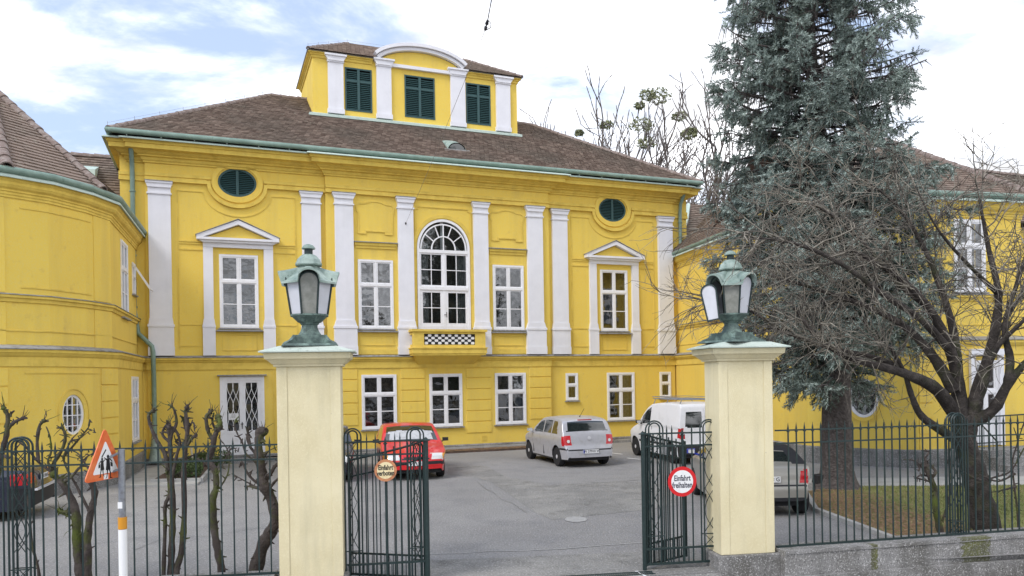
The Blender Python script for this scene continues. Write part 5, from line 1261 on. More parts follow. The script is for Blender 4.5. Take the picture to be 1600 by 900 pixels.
for F in (fig(-.058, .58, -1), fig(.035, .72, 1)):
    for poly in F:
        n = len(poly); pic.add([TP(x,z-.045,.0150) for x,z in poly]+[TP(x,z-.045,.0158) for x,z in poly], [tuple(range(n)), tuple(range(n,2*n))])
for pl in ([(-.06,.02),(.01,.10),(.0,.112),(-.07,.032)],):
    pic.add([TP(x,z+.03,.0152) for x,z in pl]+[TP(x,z+.03,.016) for x,z in pl], [(0,1,2,3),(4,5,6,7)])
pic.build('children_pictogram', 'black', tp, fix=False)
MB().tube([TP(.02,.02,-.03), (px_, py_, 1.90)], .014, 6).tube([TP(.1,-.13,-.02), (px_, py_, 1.72)], .012, 6).build('sign_bracket', 'steel', tp)

# overhead cable
wr = thing('overhead_cable', 'overhead span cable with dark insulator running to a white pilaster', 'cable', (0,0,0), 0)
pA = Vector((*glob(-1.46, -.24), 8.42)); pB = at(758, 47, 13.2); pC = at(762, 32, 13.0); pD = at(790, -120, 10.5)
MB().tube([pA, pA.lerp(pB, .5)-Vector((0,0,.06)), pB], .0045, 4).build('thin_wire', 'thinwire', wr)
MB().tube([pC, pD], .009, 6).build('cable', 'cable', wr)
MB().tube([pB, pB.lerp(pC,.3), pB.lerp(pC,.35), pB.lerp(pC,.6), pB.lerp(pC,.65), pC], [.02,.03,.012,.012,.032,.02], 8).build('insulator', 'insul', wr)
MB().tube([pC+Vector((.01,0,0)), pC+Vector((.055,0,-.05)), pC+Vector((.05,0,-.12)), pB+Vector((.02,0,0))], .006, 5).build('loop', 'cable', wr)
MB().lathe([(.0,-.05),(.03,-.03),(.03,.03),(.0,.05)], tuple(pA), 8).build('wall_eye', 'trim', wr)
# small garden floodlight beside the spruce
fl_ = thing('garden_floodlight', 'small black garden floodlight on a stem at the lawn corner', 'floodlight', (6.62, 17.05, 0), R(30))
MB().tube([(0,0,0),(0,0,.28)], .02, 6).build('stem', 'trim', fl_); b_ = MB().box(-.11,.11,-.07,.05,.26,.44); b_.build('lamp_head', 'trim', fl_).rotation_euler = (R(12),0,R(5))
MB().box(-.14,.12,-.1,-.06,.42,.45).build('hood', 'trim', fl_)

# ------------------------------------------------------------------ cars
def interp(keys, x):
    if x <= keys[0][0]: return keys[0][1]
    for (a, b), (c, d) in zip(keys[:-1], keys[1:]):
        if x <= c: return b+(d-b)*(x-a)/(c-a) if c > a else d
    return keys[-1][1]
def make_car(name, label, cat, sil, Ln, Wd, H, wheels, belt, rad, body_m, parts, screens, sidewin, loc, rz, arch=None, zb=.2, tumble=.16, front_round=.20, rear_round=.10, rim_m='rim', bow=(.14,.07), mirrors=(1,1), mirror_m='trim', group=None, spokes=7):
    """local x: 0 nose .. Ln tail; y across; silhouette sil = [(x,z)] over the top"""
    t = thing(name, label, cat, loc, rz, group); arch = arch or rad+.055
    # resample the silhouette
    P = [Vector(p) for p in sil]; S = []
    for a, b in zip(P[:-1], P[1:]):
        n = max(1, int((b-a).length/.035))
        for i in range(n): S.append(a.lerp(b, i/n))
    S.append(P[-1])
    for _ in range(3):
        S = [S[0]]+[(S[i-1]+S[i]*2+S[i+1])/4 for i in range(1, len(S)-1)]+[S[-1]]
    xs = np.array([p.x for p in S]); zs = np.array([p.y for p in S])
    for i in range(1, len(xs)):
        if xs[i] <= xs[i-1]: xs[i] = xs[i-1]+.0008
    def zlow(x):
        z = zb+.04*max(0, 1-x/.5)+.05*max(0, (x-Ln+.5)/.5)
        for wx in wheels:
            d = abs(x-wx)
            if d < arch: z = max(z, rad+math.sqrt(max(0, arch*arch-d*d)))
        return z
    def half(x, z):
        w_ = Wd/2
        f = max(0, 1-x/.65); w_ *= 1-front_round*f**2.2
        r_ = max(0, 1-(Ln-x)/.45); w_ *= 1-rear_round*r_**2
        if z > belt: w_ -= Wd*.5*tumble*((z-belt)/(H-belt))**1.15
        if z < .42: w_ -= .05*((.42-z)/.2)
        w_ -= .018*math.cos((z-.45)*9) if z < belt else 0
        return w_
    lowrows = [0, .06, .12, .2, .28, .36, .44, .52, .60, .68, .76, .84, .92, .985]
    uprows = [.02, .1, .25, .45, .65, .82, .93, 1.0]
    rr = .055; ribbon_n = 14
    grid = []; info = []
    for x, zt in zip(xs, zs):
        zl = zlow(x); ztr = max(zl+.01, zt-rr); row = []
        zl = min(zl, ztr-.005)
        for f in lowrows: z = zb+(belt-zb)*f; row.append(min(max(z, zl), ztr))
        hi = max(ztr, belt)
        for f in uprows: z = belt+(ztr-belt)*f if ztr > belt else ztr; row.append(z)
        pts = [(half(x, z), z) for z in row]
        w0 = half(x, ztr)
        for a in (25, 50, 72, 90): pts.append((w0-rr*(1-math.cos(R(a))), ztr+rr*math.sin(R(a))))
        w1 = pts[-1][0]; crown = .035
        for k in range(1, ribbon_n): y = w1*(1-k/(ribbon_n-1)); pts.append((y, zt+crown*(1-(y/w1)**2)*min(1, x/.6, max(.05,(Ln-x)/.5))))
        fb_ = bow[0]*max(0, 1-x/.8); rb_ = bow[1]*max(0, 1-(Ln-x)/.5)
        grid.append([(x+fb_*(p[0]/(Wd/2))**2-rb_*(p[0]/(Wd/2))**2, p[0], p[1]) for p in pts])
    m_ = len(grid[0]); nside = len(lowrows)+len(uprows)
    cells = {}
    for i in range(len(grid)-1):
        for j in range(m_-1):
            q = [grid[i][j], grid[i+1][j], grid[i+1][j+1], grid[i][j+1]]
            a = np.array(q); c = a.mean(0)
            if np.linalg.norm(a[0]-a[2])*np.linalg.norm(a[1]-a[3]) < 1e-8: continue
            side = j < nside-1
            zt = (zs[i]+zs[i+1])/2
            part = 'body'
            if not side or (side and j >= nside-2):
                for nm, xa, xb, inset in screens:
                    if xa < xs[i]+1e-6 and xs[i+1] < xb+1e-6 and c[1] < half(c[0], c[2])-inset: part = nm
            if side:
                for (xa, xb, lean0, lean1) in sidewin:
                    zf = (c[2]-belt)/(H-belt)
                    if belt+.035 < c[2] < zt-rr-.035 and xa+lean0*zf < c[0] < xb+lean1*zf: part = 'side_window'
            for nm, fn in parts:
                if fn(c[0], c[1], c[2], side): part = nm
            cells.setdefault(part, []).append(q)
    matmap = dict(body=body_m, windscreen='carglass', rear_window='carglass', side_window='carglass', bumper=body_m, black_bumper='trim', front_bumper_trim='trim', rear_bumper_trim='trim', soft_top='trim', tail_light='taillight', headlight='headlight', indicator='amber', grille='trim', side_strip='trim', door_pillar='trim', sill='trim', sunshield='shade', reverse_light='headlight', frame_trim='trim')
    def emit(part, qs, s, nm=None):
        vs = []; fs = []; idx = {}
        for q in qs:
            f = []
            for (x, y, z) in q:
                k = (round(x,5), round(y*s,5), round(z,5))
                if k not in idx: idx[k] = len(vs); vs.append(k)
                f.append(idx[k])
            if len(set(f)) >= 3:
                f2 = []
                for i_ in f:
                    if i_ not in f2: f2.append(i_)
                fs.append(tuple(f2))
        return vs, fs
    if 'black_bumper' in cells:
        qb = cells.pop('black_bumper')
        for nm_, q_ in (('front_bumper_trim', [q for q in qb if q[0][0] < Ln/2]), ('rear_bumper_trim', [q for q in qb if q[0][0] >= Ln/2])):
            if q_: cells[nm_] = q_
    for part, qs in cells.items():
        m2 = matmap.get(part, body_m)
        both = part in ('body', 'windscreen', 'rear_window', 'bumper', 'front_bumper_trim', 'rear_bumper_trim', 'soft_top', 'grille', 'sill', 'sunshield', 'frame_trim')
        if both:
            mb = MB()
            v1, f1 = emit(part, qs, 1); v2, f2 = emit(part, qs, -1); mb.add(v1, f1); mb.add(v2, [tuple(reversed(f)) for f in f2])
            me = mb.mesh(part); bm = bmesh.new(); bm.from_mesh(me); bmesh.ops.remove_doubles(bm, verts=bm.verts, dist=.0002); bmesh.ops.recalc_face_normals(bm, faces=bm.faces); bm.to_mesh(me); bm.free()
            me.materials.append(M[m2]); sm(me, 38); link(me, part, t)
        else:
            for s in (1, -1):
                v1, f1 = emit(part, qs, s); mb = MB().add(v1, f1); me = mb.mesh(part); bm = bmesh.new(); bm.from_mesh(me); bmesh.ops.recalc_face_normals(bm, faces=bm.faces); bm.to_mesh(me); bm.free()
                me.materials.append(M[m2]); sm(me, 38); link(me, part, t)
    # underbody and arch liners
    ub = MB().box(.25, Ln-.25, -Wd/2+.16, Wd/2-.16, zb-.02, .62); ub.build('underbody', 'trim', t)
    cb = MB().box(1.2, Ln-.5, -Wd/2+.2, Wd/2-.2, .6, belt-.02).build('cabin_floor', 'dark', t)
    # wheels
    tm = MB().lathe([(rad*.64,-.085),(rad*.93,-.095),(rad*.99,-.07),(rad,-.03),(rad,.03),(rad*.99,.07),(rad*.93,.095),(rad*.64,.085)], (0,0,0), 28).mesh('wheel'); tm.materials.append(M['tyre']); sm(tm, 40)
    rm = MB().lathe([(rad*.66,.0),(rad*.66,.075),(rad*.60,.070),(rad*.55,.045),(0,.045)], (0,0,0), 28)
    for k in range(spokes):
        a = 2*PI*k/spokes; c_, s_ = math.cos(a), math.sin(a); h0, h1 = .045, .062
        rm.add([(c_*.05-s_*h0, s_*.05+c_*h0, .085),(c_*.05+s_*h0, s_*.05-c_*h0, .085),(c_*rad*.60+s_*h1, s_*rad*.60-c_*h1, .074),(c_*rad*.60-s_*h1, s_*rad*.60+c_*h1, .074)], [(0,1,2,3)])
    rm.lathe([(.06,.07),(.06,.09),(.0,.095)], (0,0,0), 12)
    rm = rm.mesh('rim'); rm.materials.append(M[rim_m])
    hubd = MB().lathe([(rad*.56,.05),(0,.05)], (0,0,0), 20).mesh('brake_disc'); hubd.materials.append(M['trim'])
    for wx in wheels:
        for s in (1, -1):
            w_ = link(tm, 'wheel', t, (wx, s*(Wd/2-.115), rad)); w_.rotation_euler = (R(-90)*s, 0, 0)
            link(rm, 'rim', w_); link(hubd, 'brake_disc', w_)
    # mirrors
    for s in (1, -1):
        mm = MB(); mx_, mz = mirrors; mm.tube([(mx_, s*(Wd/2-.05), mz),(mx_-.01, s*(Wd/2+.05), mz+.02)], .02, 6)
        mm.add([(mx_+a*.5, s*(Wd/2+.04+.17*u), mz+.075+v) for a, u, v in ((-.06,0,-.055),(-.06,1,-.045),(-.06,1,.05),(-.06,0,.055),(.07,.05,-.05),(.07,.95,-.04),(.07,.95,.045),(.07,.05,.05))], [(0,1,2,3),(4,5,6,7),(0,1,5,4),(1,2,6,5),(2,3,7,6),(3,0,4,7)])
        mo = mm.build('mirror', mirror_m, t, smooth=50)
        MB().add([(mx_+.038, s*(Wd/2+.06), mz+.035),(mx_+.038, s*(Wd/2+.19), mz+.04),(mx_+.038, s*(Wd/2+.19), mz+.112),(mx_+.038, s*(Wd/2+.06), mz+.115)], [(0,1,2,3)]).build('mirror_glass', 'headlight', mo, fix=False)
    return t
def numplate(car, x, z, txt, rear=True, w_=.50, tilt=0):
    sx = 1 if rear else -1
    o = MB().box(-w_/2, w_/2, -.006, .006, -.055, .055).build('number_plate', 'plate', car, loc=(x, 0, z), rz=(PI/2 if rear else -PI/2))
    MB().box(-w_/2+.004, -w_/2+.045, -.009, -.0065, -.05, .05).build('euro_band', 'plate_mirror_blue', o)
    tm = text_mesh(txt, .10, depth=.0005, bold=.001); tm.materials.append(M['black']); link(tm, 'plate_lettering', o, (.02, -.0085, 0))
def place(front_dir, anchor_local, anchor_world):
    """front_dir = world heading of the nose; returns loc, rz so that the local anchor lands on the world point"""
    d = Vector((*front_dir, 0)).normalized(); rz = math.atan2(-d.y, -d.x)
    c, s = math.cos(rz), math.sin(rz); ax, ay = anchor_local
    return (anchor_world[0]-(c*ax-s*ay), anchor_world[1]-(s*ax+c*ay), 0), rz
# silver hatchback
Lp = 3.88
psil = [(0,.30),(.0,.52),(.04,.64),(.18,.74),(.6,.86),(.95,.94),(1.12,.985),(1.5,1.22),(1.85,1.395),(2.1,1.44),(2.7,1.455),(3.2,1.42),(3.42,1.37),(3.50,1.33),(3.66,1.05),(3.71,.985),(3.76,.86),(3.78,.70),(3.80,.62),(3.86,.585),(3.88,.50),(3.875,.33),(3.85,.30)]
lo, rz = place((-.32,.947), (3.17, -.80), (1.30, 23.2))
pol = make_car('silver_hatchback', 'silver five-door hatchback parked nose towards the house, right of the drive middle', 'car', psil, Lp, 1.65, 1.455, (.72, 3.17), .93, .295, 'carsilver',
    [('black_bumper', lambda x,y,z,s: x > 3.0 and .515 < z < .555 and (x > 3.35)), ('side_strip', lambda x,y,z,s: s and .50 < z < .545 and 1.05 < x < 2.82),
     ('tail_light', lambda x,y,z,s: x > 3.60 and y > .57 and .66 < z < .93), ('sill', lambda x,y,z,s: z < .25),
     ('headlight', lambda x,y,z,s: x < .36 and y > .46 and .58 < z < .73), ('grille', lambda x,y,z,s: x < .2 and y < .4 and .55 < z < .66)],
    [('windscreen', 1.16, 1.80, .09), ('rear_window', 3.47, 3.68, .13)], [(1.32, 2.10, .42, 0), (2.16, 2.78, 0, 0), (2.83, 3.28, 0, -.16)], lo, rz, mirrors=(1.28, .93), mirror_m='carsilver')
numplate(pol, 3.895, .475, 'W 37910 W')
MB().tube([(3.1,0,1.46),(3.45,0,1.72)], .006, 5).tube([(3.08,0,1.44),(3.12,0,1.48)], .02, 6).build('aerial', 'trim', pol)
MB().box(3.42,3.47,-.22,.22,1.375,1.40).build('brake_light', 'taillight', pol)
MB().lathe([(.055,0),(.055,.012),(.0,.016)], (0,0,0), 18).build('badge', 'rim', pol, loc=(3.775,0,.86)).rotation_euler = (0, R(85), 0)
for s in (1, -1):
    MB().lathe([(.045,0),(.045,.012),(0,.012)], (0,0,0), 12).build('reverse_light', 'headlight', pol, loc=(3.755,s*.66,.78)).rotation_euler = (0, R(84), s*R(8))
    for hx_ in (1.95, 2.72): MB().box(hx_-.07,hx_+.07,s*.822-.012,s*.822+.012,.80,.83).build('door_handle', 'rim', pol)
    for xx in (1.22, 2.12, 2.86): MB().box(xx-.004,xx+.004,s*.800-.02,s*.800+.025,.30,.90).build('door_gap', 'trim', pol)
# white panel van with roof rack
Lv = 4.15
vsil = [(0,.32),(.0,.58),(.05,.70),(.2,.80),(.7,.98),(.98,1.07),(1.12,1.13),(1.5,1.48),(1.75,1.66),(2.0,1.76),(2.4,1.80),(3.2,1.82),(3.95,1.80),(4.02,1.75),(4.07,1.5),(4.10,1.1),(4.11,.6),(4.15,.56),(4.15,.35),(4.1,.32)]
lo, rz = place((-.25,.968), (4.1, -.80), (4.98, 22.9))
van = make_car('white_van', 'white panel van with roof rack parked behind the right gate panel', 'van', vsil, Lv, 1.72, 1.82, (.80, 3.49), 1.08, .31, 'carwhite',
    [('black_bumper', lambda x,y,z,s: z < .60 and (x < .42 or x > 3.9)), ('side_strip', lambda x,y,z,s: s and .50 < z < .60 and .4 < x < 3.9 and abs(x-.8) > .36 and abs(x-3.49) > .36),
     ('tail_light', lambda x,y,z,s: x > 3.98 and y > .70 and (.78 < z < .92 or .97 < z < 1.09)),
     ('headlight', lambda x,y,z,s: x < .45 and y > .45 and .62 < z < .80), ('rear_window', lambda x,y,z,s: x > 3.98 and .12 < y < .64 and 1.12 < z < 1.58)],
    [('windscreen', 1.16, 1.92, .09)], [(1.30, 2.05, .42, 0)], lo, rz, mirrors=(1.42, 1.10), tumble=.12, rear_round=.03, rim_m='rim', bow=(.14,.02), spokes=0)
rk = MB()
for s in (-.6, .6): rk.tube([(1.75,s,1.93),(3.95,s,1.93)], .014, 6); rk.tube([(1.7,s,1.99),(3.95,s,1.99)], .010, 6)
for x in (1.75, 2.1, 2.6, 3.1, 3.6, 3.95): rk.tube([(x,-.6,1.93),(x,.6,1.93)], .012, 6)
for x in (2.0, 2.9, 3.8):
    for s in (-.62, .62): rk.tube([(x,s,1.93),(x,s*1.12,1.76)], .014, 5)
rk.tube([(1.7,-.6,1.99),(1.7,.6,1.99)], .010, 6); rk.build('roof_rack', 'steel', van)
MB().box(4.09,4.098,-.008,.008,.62,1.74).build('door_gap', 'trim', van); MB().box(4.09,4.115,.15,.4,.80,.84).build('door_handle', 'trim', van); MB().box(4.055,4.075,.30,.42,1.66,1.70).build('brake_light', 'trim', van)
numplate(van, 4.165, .48, 'W 53126 D')
for txt, z, sz in (('spenglerei gmbh', 1.52, .15), ('dach und wand', 1.36, .085), ('isolierungen u. abdichtung', 1.27, .075), ('tel 01 403 10 23', 1.18, .075), ('www.spenglerei.at', 1.10, .065)):
    tm = text_mesh(txt, sz, depth=.001); tm.materials.append(mat('grey_van_lettering', (.18,.18,.2)) if 'van_l' not in M else M['van_l']); M['van_l'] = tm.materials[0]
    y = .86-.86*.12*max(0,(z-1.08)/(1.82-1.08))**1.15; o = link(tm, 'side_lettering', van, (2.95, y+.012, z), PI); o.rotation_euler = (R(-8), 0, PI)
for s in (1, -1): MB().box(2.16-.004,2.16+.004,s*.84-.025,s*.84+.02,.62,1.06).build('door_gap', 'trim', van)
# red saloon facing the gate
Lr_ = 4.2
rsil = [(0,.30),(-.0,.50),(.03,.60),(.12,.68),(.5,.78),(1.0,.88),(1.18,.925),(1.6,1.18),(1.95,1.34),(2.2,1.385),(2.8,1.385),(3.15,1.33),(3.45,1.12),(3.65,1.0),(4.0,.98),(4.12,.94),(4.18,.7),(4.2,.5),(4.18,.30)]
lo, rz = place((.22,-.975), (.80, -.80), (-1.95, 21.3))
red = make_car('red_saloon', 'bright red saloon facing the gate with a white sunshade behind its windscreen', 'car', rsil, Lr_, 1.69, 1.385, (.80, 3.35), .89, .295, 'carred',
    [('black_bumper', lambda x,y,z,s: x < .34 and .41 < z < .50), ('grille', lambda x,y,z,s: x < .3 and y < .34 and .56 < z < .62),
     ('headlight', lambda x,y,z,s: x < .42 and .42 < y < .72 and .545 < z < .70), ('indicator', lambda x,y,z,s: x < .52 and y >= .72 and .555 < z < .69),
     ('tail_light', lambda x,y,z,s: x > 4.0 and y > .45 and .7 < z < .9), ('sunshield', lambda x,y,z,s: (not s) and 1.27 < x < 1.66-.10*abs(y-.3) and y < .60)],
    [('windscreen', 1.22, 1.93, .075), ('rear_window', 3.2, 3.62, .1)], [(1.42, 2.2, .40, 0), (2.26, 3.05, 0, -.1)], lo, rz, mirrors=(1.42, .90), front_round=.13, bow=(.17,.07))
numplate(red, -.012, .455, 'W 7158 Z', rear=False)
# dark car mostly hidden by the left pillar
lo, rz = place((.22,-.975), (.78, -.80), (-4.36, 20.9))
dk = make_car('dark_saloon', 'dark saloon parked beside the red car, almost hidden behind the left gate pillar', 'car', rsil, Lr_, 1.69, 1.385, (.80, 3.35), .89, .295, 'carnavy',
    [('black_bumper', lambda x,y,z,s: x < .34 and .36 < z < .50), ('headlight', lambda x,y,z,s: x < .42 and .42 < y < .80 and .545 < z < .70)],
    [('windscreen', 1.22, 1.93, .075), ('rear_window', 3.2, 3.62, .1)], [(1.42, 2.2, .40, 0), (2.26, 3.05, 0, -.1)], lo, rz, mirrors=(1.42, .90))
# navy estate at the left edge
nsil = [(0,.30),(0,.55),(.05,.66),(.6,.82),(1.1,.93),(1.25,.96),(1.7,1.2),(2.05,1.38),(2.4,1.42),(3.0,1.40),(3.4,1.3),(3.75,1.08),(3.95,1.01),(4.25,1.0),(4.36,.97),(4.40,.80),(4.42,.64),(4.48,.60),(4.48,.36),(4.44,.30)]
lo, rz = place((-.955,-.30), (4.40, -.84), (-9.50, 15.25))
nav = make_car('navy_saloon', 'navy saloon with red tail lights leaving the left edge of the yard', 'car', nsil, 4.48, 1.74, 1.42, (.82, 3.48), .94, .31, 'carnavy',
    [('black_bumper', lambda x,y,z,s: x > 4.0 and z < .62), ('tail_light', lambda x,y,z,s: x > 4.05 and y > .50 and .72 < z < .93)],
    [('windscreen', 1.3, 2.0, .09), ('rear_window', 3.42, 3.86, .1)], [(1.5, 2.3, .4, 0), (2.36, 3.3, 0, -.2)], lo, rz, mirrors=(1.5, .95))
numplate(nav, 4.43, .80, 'W 2436 B'); MB().box(4.44,4.50,-.80,.80,.585,.62).build('chrome_strip', 'rim', nav)
# champagne small car behind the right pillar
msil = [(0,.30),(0,.55),(.06,.66),(.25,.76),(.8,.88),(1.0,.91),(1.12,.95),(1.55,1.18),(1.8,1.24),(2.1,1.25),(2.5,1.24),(2.75,1.20),(2.9,1.15),(3.30,.96),(3.46,.92),(3.53,.80),(3.55,.62),(3.62,.58),(3.63,.45),(3.60,.32),(3.56,.30)]
lo, rz = place((.05,.9987), (3.5, .80), (5.48, 14.35))
mini = make_car('champagne_hatchback', 'champagne small hatchback with dark soft top, half hidden behind the right gate pillar', 'car', msil, 3.63, 1.69, 1.26, (.68, 3.12), .89, .30, 'carbeige',
    [('black_bumper', lambda x,y,z,s: z < .36 and (x > 3.0 or x < .4)), ('tail_light', lambda x,y,z,s: x > 3.40 and .64 < y < .78 and .62 < z < .86), ('frame_trim', lambda x,y,z,s: x > 3.46 and .565 < z < .59), ('soft_top', lambda x,y,z,s: 1.75 < x < 2.9 and z > .97 and not (s and z < 1.15)), ('soft_top', lambda x,y,z,s: 2.6 < x < 3.32 and z > .92 and (s or y > .52))],
    [('windscreen', 1.16, 1.75, .09), ('rear_window', 2.92, 3.30, .12)], [(1.25, 2.2, .45, 0), (2.26, 3.2, 0, -.1)], lo, rz, mirrors=(1.30, .95), mirror_m='plate_mirror_blue')  # mirror coloured blue to stand for the sky it reflects
numplate(mini, 3.585, .70, 'W 9388 G')
MB().tube([(3.58,-.30,.28),(3.70,-.30,.28)], .035, 10).build('exhaust', 'rim', mini)

# ------------------------------------------------------------------ trees
class Twigs:
    """numpy tapered prisms joined into one mesh"""
    def __init__(s): s.A = []; s.B = []; s.ra = []; s.rb = []
    def seg(s, a, b, ra, rb): s.A.append(tuple(a)); s.B.append(tuple(b)); s.ra.append(ra); s.rb.append(rb)
    def poly(s, pts, r0, r1):
        n = len(pts)-1
        for i in range(n): s.seg(pts[i], pts[i+1], r0+(r1-r0)*i/n, r0+(r1-r0)*(i+1)/n)
    def build(s, name, m, parent, k=4, smooth=False, **kw):
        A = np.array(s.A); B = np.array(s.B); ra = np.array(s.ra)[:,None]; rb = np.array(s.rb)[:,None]
        d = B-A; l = np.linalg.norm(d, axis=1, keepdims=True)+1e-9; d = d/l; B = B+d*rb*.3
        ref = np.where(np.abs(d[:,2:3]) < .9, np.array([[0,0,1.]]), np.array([[1.,0,0]])); u = np.cross(d, ref); u /= np.linalg.norm(u, axis=1, keepdims=True)+1e-9; v = np.cross(d, u)
        n = len(A); V = []
        for P, r_ in ((A, ra), (B, rb)):
            for i in range(k): a = 2*PI*i/k; V.append(P+(u*math.cos(a)+v*math.sin(a))*r_)
        V = np.stack(V, 1).reshape(-1, 3); base = (np.arange(n)*2*k)[:,None]
        F = [np.stack([base[:,0]+i, base[:,0]+(i+1)%k, base[:,0]+k+(i+1)%k, base[:,0]+k+i], 1) for i in range(k)]
        return raw(name, V, np.concatenate(F, 0), m, parent, smooth=smooth, **kw)
def rv(s=1): return Vector((random.gauss(0, s), random.gauss(0, s), random.gauss(0, s)))
def catmull(P, n=5):
    P = [Vector(p) for p in P]; Q = [P[0]*2-P[1]]+P+[P[-1]*2-P[-2]]; o = []
    for i in range(1, len(Q)-2):
        for k in range(n):
            t = k/n; a, b, c, d = Q[i-1], Q[i], Q[i+1], Q[i+2]
            o.append(.5*((2*b)+(c-a)*t+(2*a-5*b+4*c-d)*t*t+(3*b-a-3*c+d)*t**3))
    return o+[P[-1]]
def limb(mb, pts, r0, r1, n=9, knob=.12, sub=5):
    c = catmull(pts, sub); m_ = len(c); rr = [(r0+(r1-r0)*(i/(m_-1))**.8)*(1+random.uniform(-knob, knob)) for i in range(m_)]
    mb.tube(c, rr, n); return c

# --- spruce
spx, spy = 7.43, 17.75
sp = thing('spruce', 'tall blue-green spruce with thick grey trunk on the right lawn', 'tree', (spx, spy, 0))
mb = MB(); prof = []
lean_ = lambda z: interp([(0,0),(3.5,-.02),(6,-.16),(9,-.40),(12,-.52),(17,-.55)], z)
trk = [(lean_(z_),0,z_) for z_ in (0,.3,1.5,3.5,6,9,12,15)]
c = catmull(trk, 6); m_ = len(c)
vs = []; K = 22; fs = []
for i, p in enumerate(c):
    z = p.z; r_ = .35+.20*math.exp(-z/.22)-.022*z
    for k in range(K): a = 2*PI*k/K; rr = r_*(1+.05*math.sin(a*5+z*1.3)+.10*math.exp(-z/.3)*math.sin(a*4+1)); vs.append((p.x+rr*math.cos(a), p.y+rr*math.sin(a), z-.02))
for i in range(m_-1):
    for k in range(K): fs.append((i*K+k, i*K+(k+1)%K, (i+1)*K+(k+1)%K, (i+1)*K+k))
MB().add(vs, fs).build('trunk', 'bark2', sp, smooth=60)
# second leader
br = Twigs(); TUF = []     # tufts: position, direction, size
def crown_r(z):
    k = [(1.9,1.5),(2.6,2.0),(4,2.5),(6,2.75),(8,2.65),(10,2.3),(11.5,2.1),(13,1.5),(15,.6),(16.5,.1)]
    return interp(k, z)
random.seed(21)
z = 2.55
while z < 16.0:
    nb = random.choice((6, 7, 7, 8)); ph = random.uniform(0, 2*PI)
    for b_ in range(nb):
        az = ph+2*PI*b_/nb+random.uniform(-.3, .3); Lb = crown_r(z)*random.uniform(.70, 1.06)
        # gaps seen against the sky
        dxc = math.cos(az)
        if 8.6 < z < 12 and abs(az % (2*PI)-(1.5*PI)) < .8 and random.random() < .45: continue
        if z < 3.6 and math.cos(az) > -.2 and math.sin(az) < .3 and random.random() < .8: continue
        ox = .0
        st_ = Vector((lean_(z), 0, z)); dr_ = Vector((math.cos(az), math.sin(az), 0)); pts = []
        rise = .18 if z > 8 else .02; droop = .30 if z < 8 else .16
        for k in range(7):
            t = k/6; pts.append(st_+dr_*Lb*t+Vector((0,0,Lb*(rise*t-droop*t*t*1.0+.18*t**4)))+rv(.03)*t)
        br.poly(pts, .045*(Lb/2.4), .010)
        nsub = int(Lb*17)
        for q in range(nsub):
            t = random.uniform(.05, 1.0)**.8; i0 = min(5, int(t*6)); fr_ = t*6-i0; p = pts[i0].lerp(pts[i0+1], fr_)
            side = Vector((-dr_.y, dr_.x, 0))*random.choice((-1, 1)); sl_ = random.uniform(.22, .62)*(1.15-t*.55)
            if random.random() < .42: d2 = (dr_*.25+Vector((0,0,-1))+side*random.uniform(0,.4)).normalized(); sl_ *= 1.0
            else: d2 = (dr_*random.uniform(.4,.9)+side*random.uniform(.5,1.1)+Vector((0,0,random.uniform(-.35,.12)))).normalized()
            e_ = p+d2*sl_+Vector((0,0,-.12*sl_)); br.seg(p, e_, .010, .004)
            nt_ = max(2, int(sl_/.085))
            for w_ in range(nt_):
                tt = (w_+.6)/nt_; pp = p.lerp(e_, tt)
                dd = (d2+rv(.35)).normalized(); TUF.append((pp+rv(.02), dd, random.uniform(.13, .21)))
                if random.random() < .45: TUF.append((pp, (d2+rv(.8)).normalized(), random.uniform(.11, .18)))
    z += random.uniform(.20, .30)
HOLES = [(-.20,10.2,.20,.75),(.97,9.5,.27,.16),(1.23,10.1,.22,.16),(.72,10.7,.34,.18),(-1.69,8.9,.27,.24),(-2.02,9.85,.12,.12),(.06,8.28,.22,.12),(-.82,9.1,.12,.14),(-.58,9.5,.10,.14),(.45,8.93,.15,.10),(.93,8.83,.13,.11),(-1.46,10.7,.24,.15),(-1.04,11.15,.14,.2),(-1.28,8.2,.12,.2),(-.2,8.7,.10,.12),(1.35,8.4,.12,.10),(-.6,7.6,.12,.1),(.5,7.5,.14,.08),(1.0,11.3,.2,.15),(-2.3,10.4,.3,.12),(1.9,9.7,.4,.14),(-2.35,8.1,.25,.10)]
def hole(p): 
    for hx_, hz_, ha, hb in HOLES:
        sc_ = (17.75+p.y)/17.75        # the gap runs through the crown
        if ((p.x-hx_-p.y*.42)/ha)**2+((p.z-hz_-p.y*.35)/hb)**2 < 1.7+.6*math.sin(p.x*31+p.z*23): return True
    return False
TUF = [t for t in TUF if not hole(t[0])]
br.build('branch', 'bark2', sp, 4)
# tuft prototype: ring of needles around a short stem
P_ = np.array([t[0] for t in TUF]); D = np.array([t[1] for t in TUF]); Sz = np.array([t[2] for t in TUF])
ref = np.where(np.abs(D[:,2:3]) < .9, np.array([[0,0,1.]]), np.array([[1.,0,0]])); U = np.cross(D, ref); U /= np.linalg.norm(U, axis=1, keepdims=True); Vv = np.cross(D, U)
NEE = 13; VV = []; 
for k in range(NEE):
    a = k*2.4; h = k/NEE
    rad_ = U*math.cos(a)+Vv*math.sin(a)
    b0 = P_+D*(Sz*h)[:,None]; tip = b0+rad_*(Sz*.40*(1-.4*h))[:,None]+D*(Sz*.30)[:,None]; wv = np.cross(rad_, D)*(Sz*.075)[:,None]
    VV += [b0-wv, b0+wv, tip]
n = len(P_); A3 = np.stack(VV, 1); Vn = A3.reshape(-1, 3); Fn = np.arange(n*NEE*3).reshape(-1, 3)
raw('needle_foliage', Vn, Fn, 'needle', sp, kind='stuff')


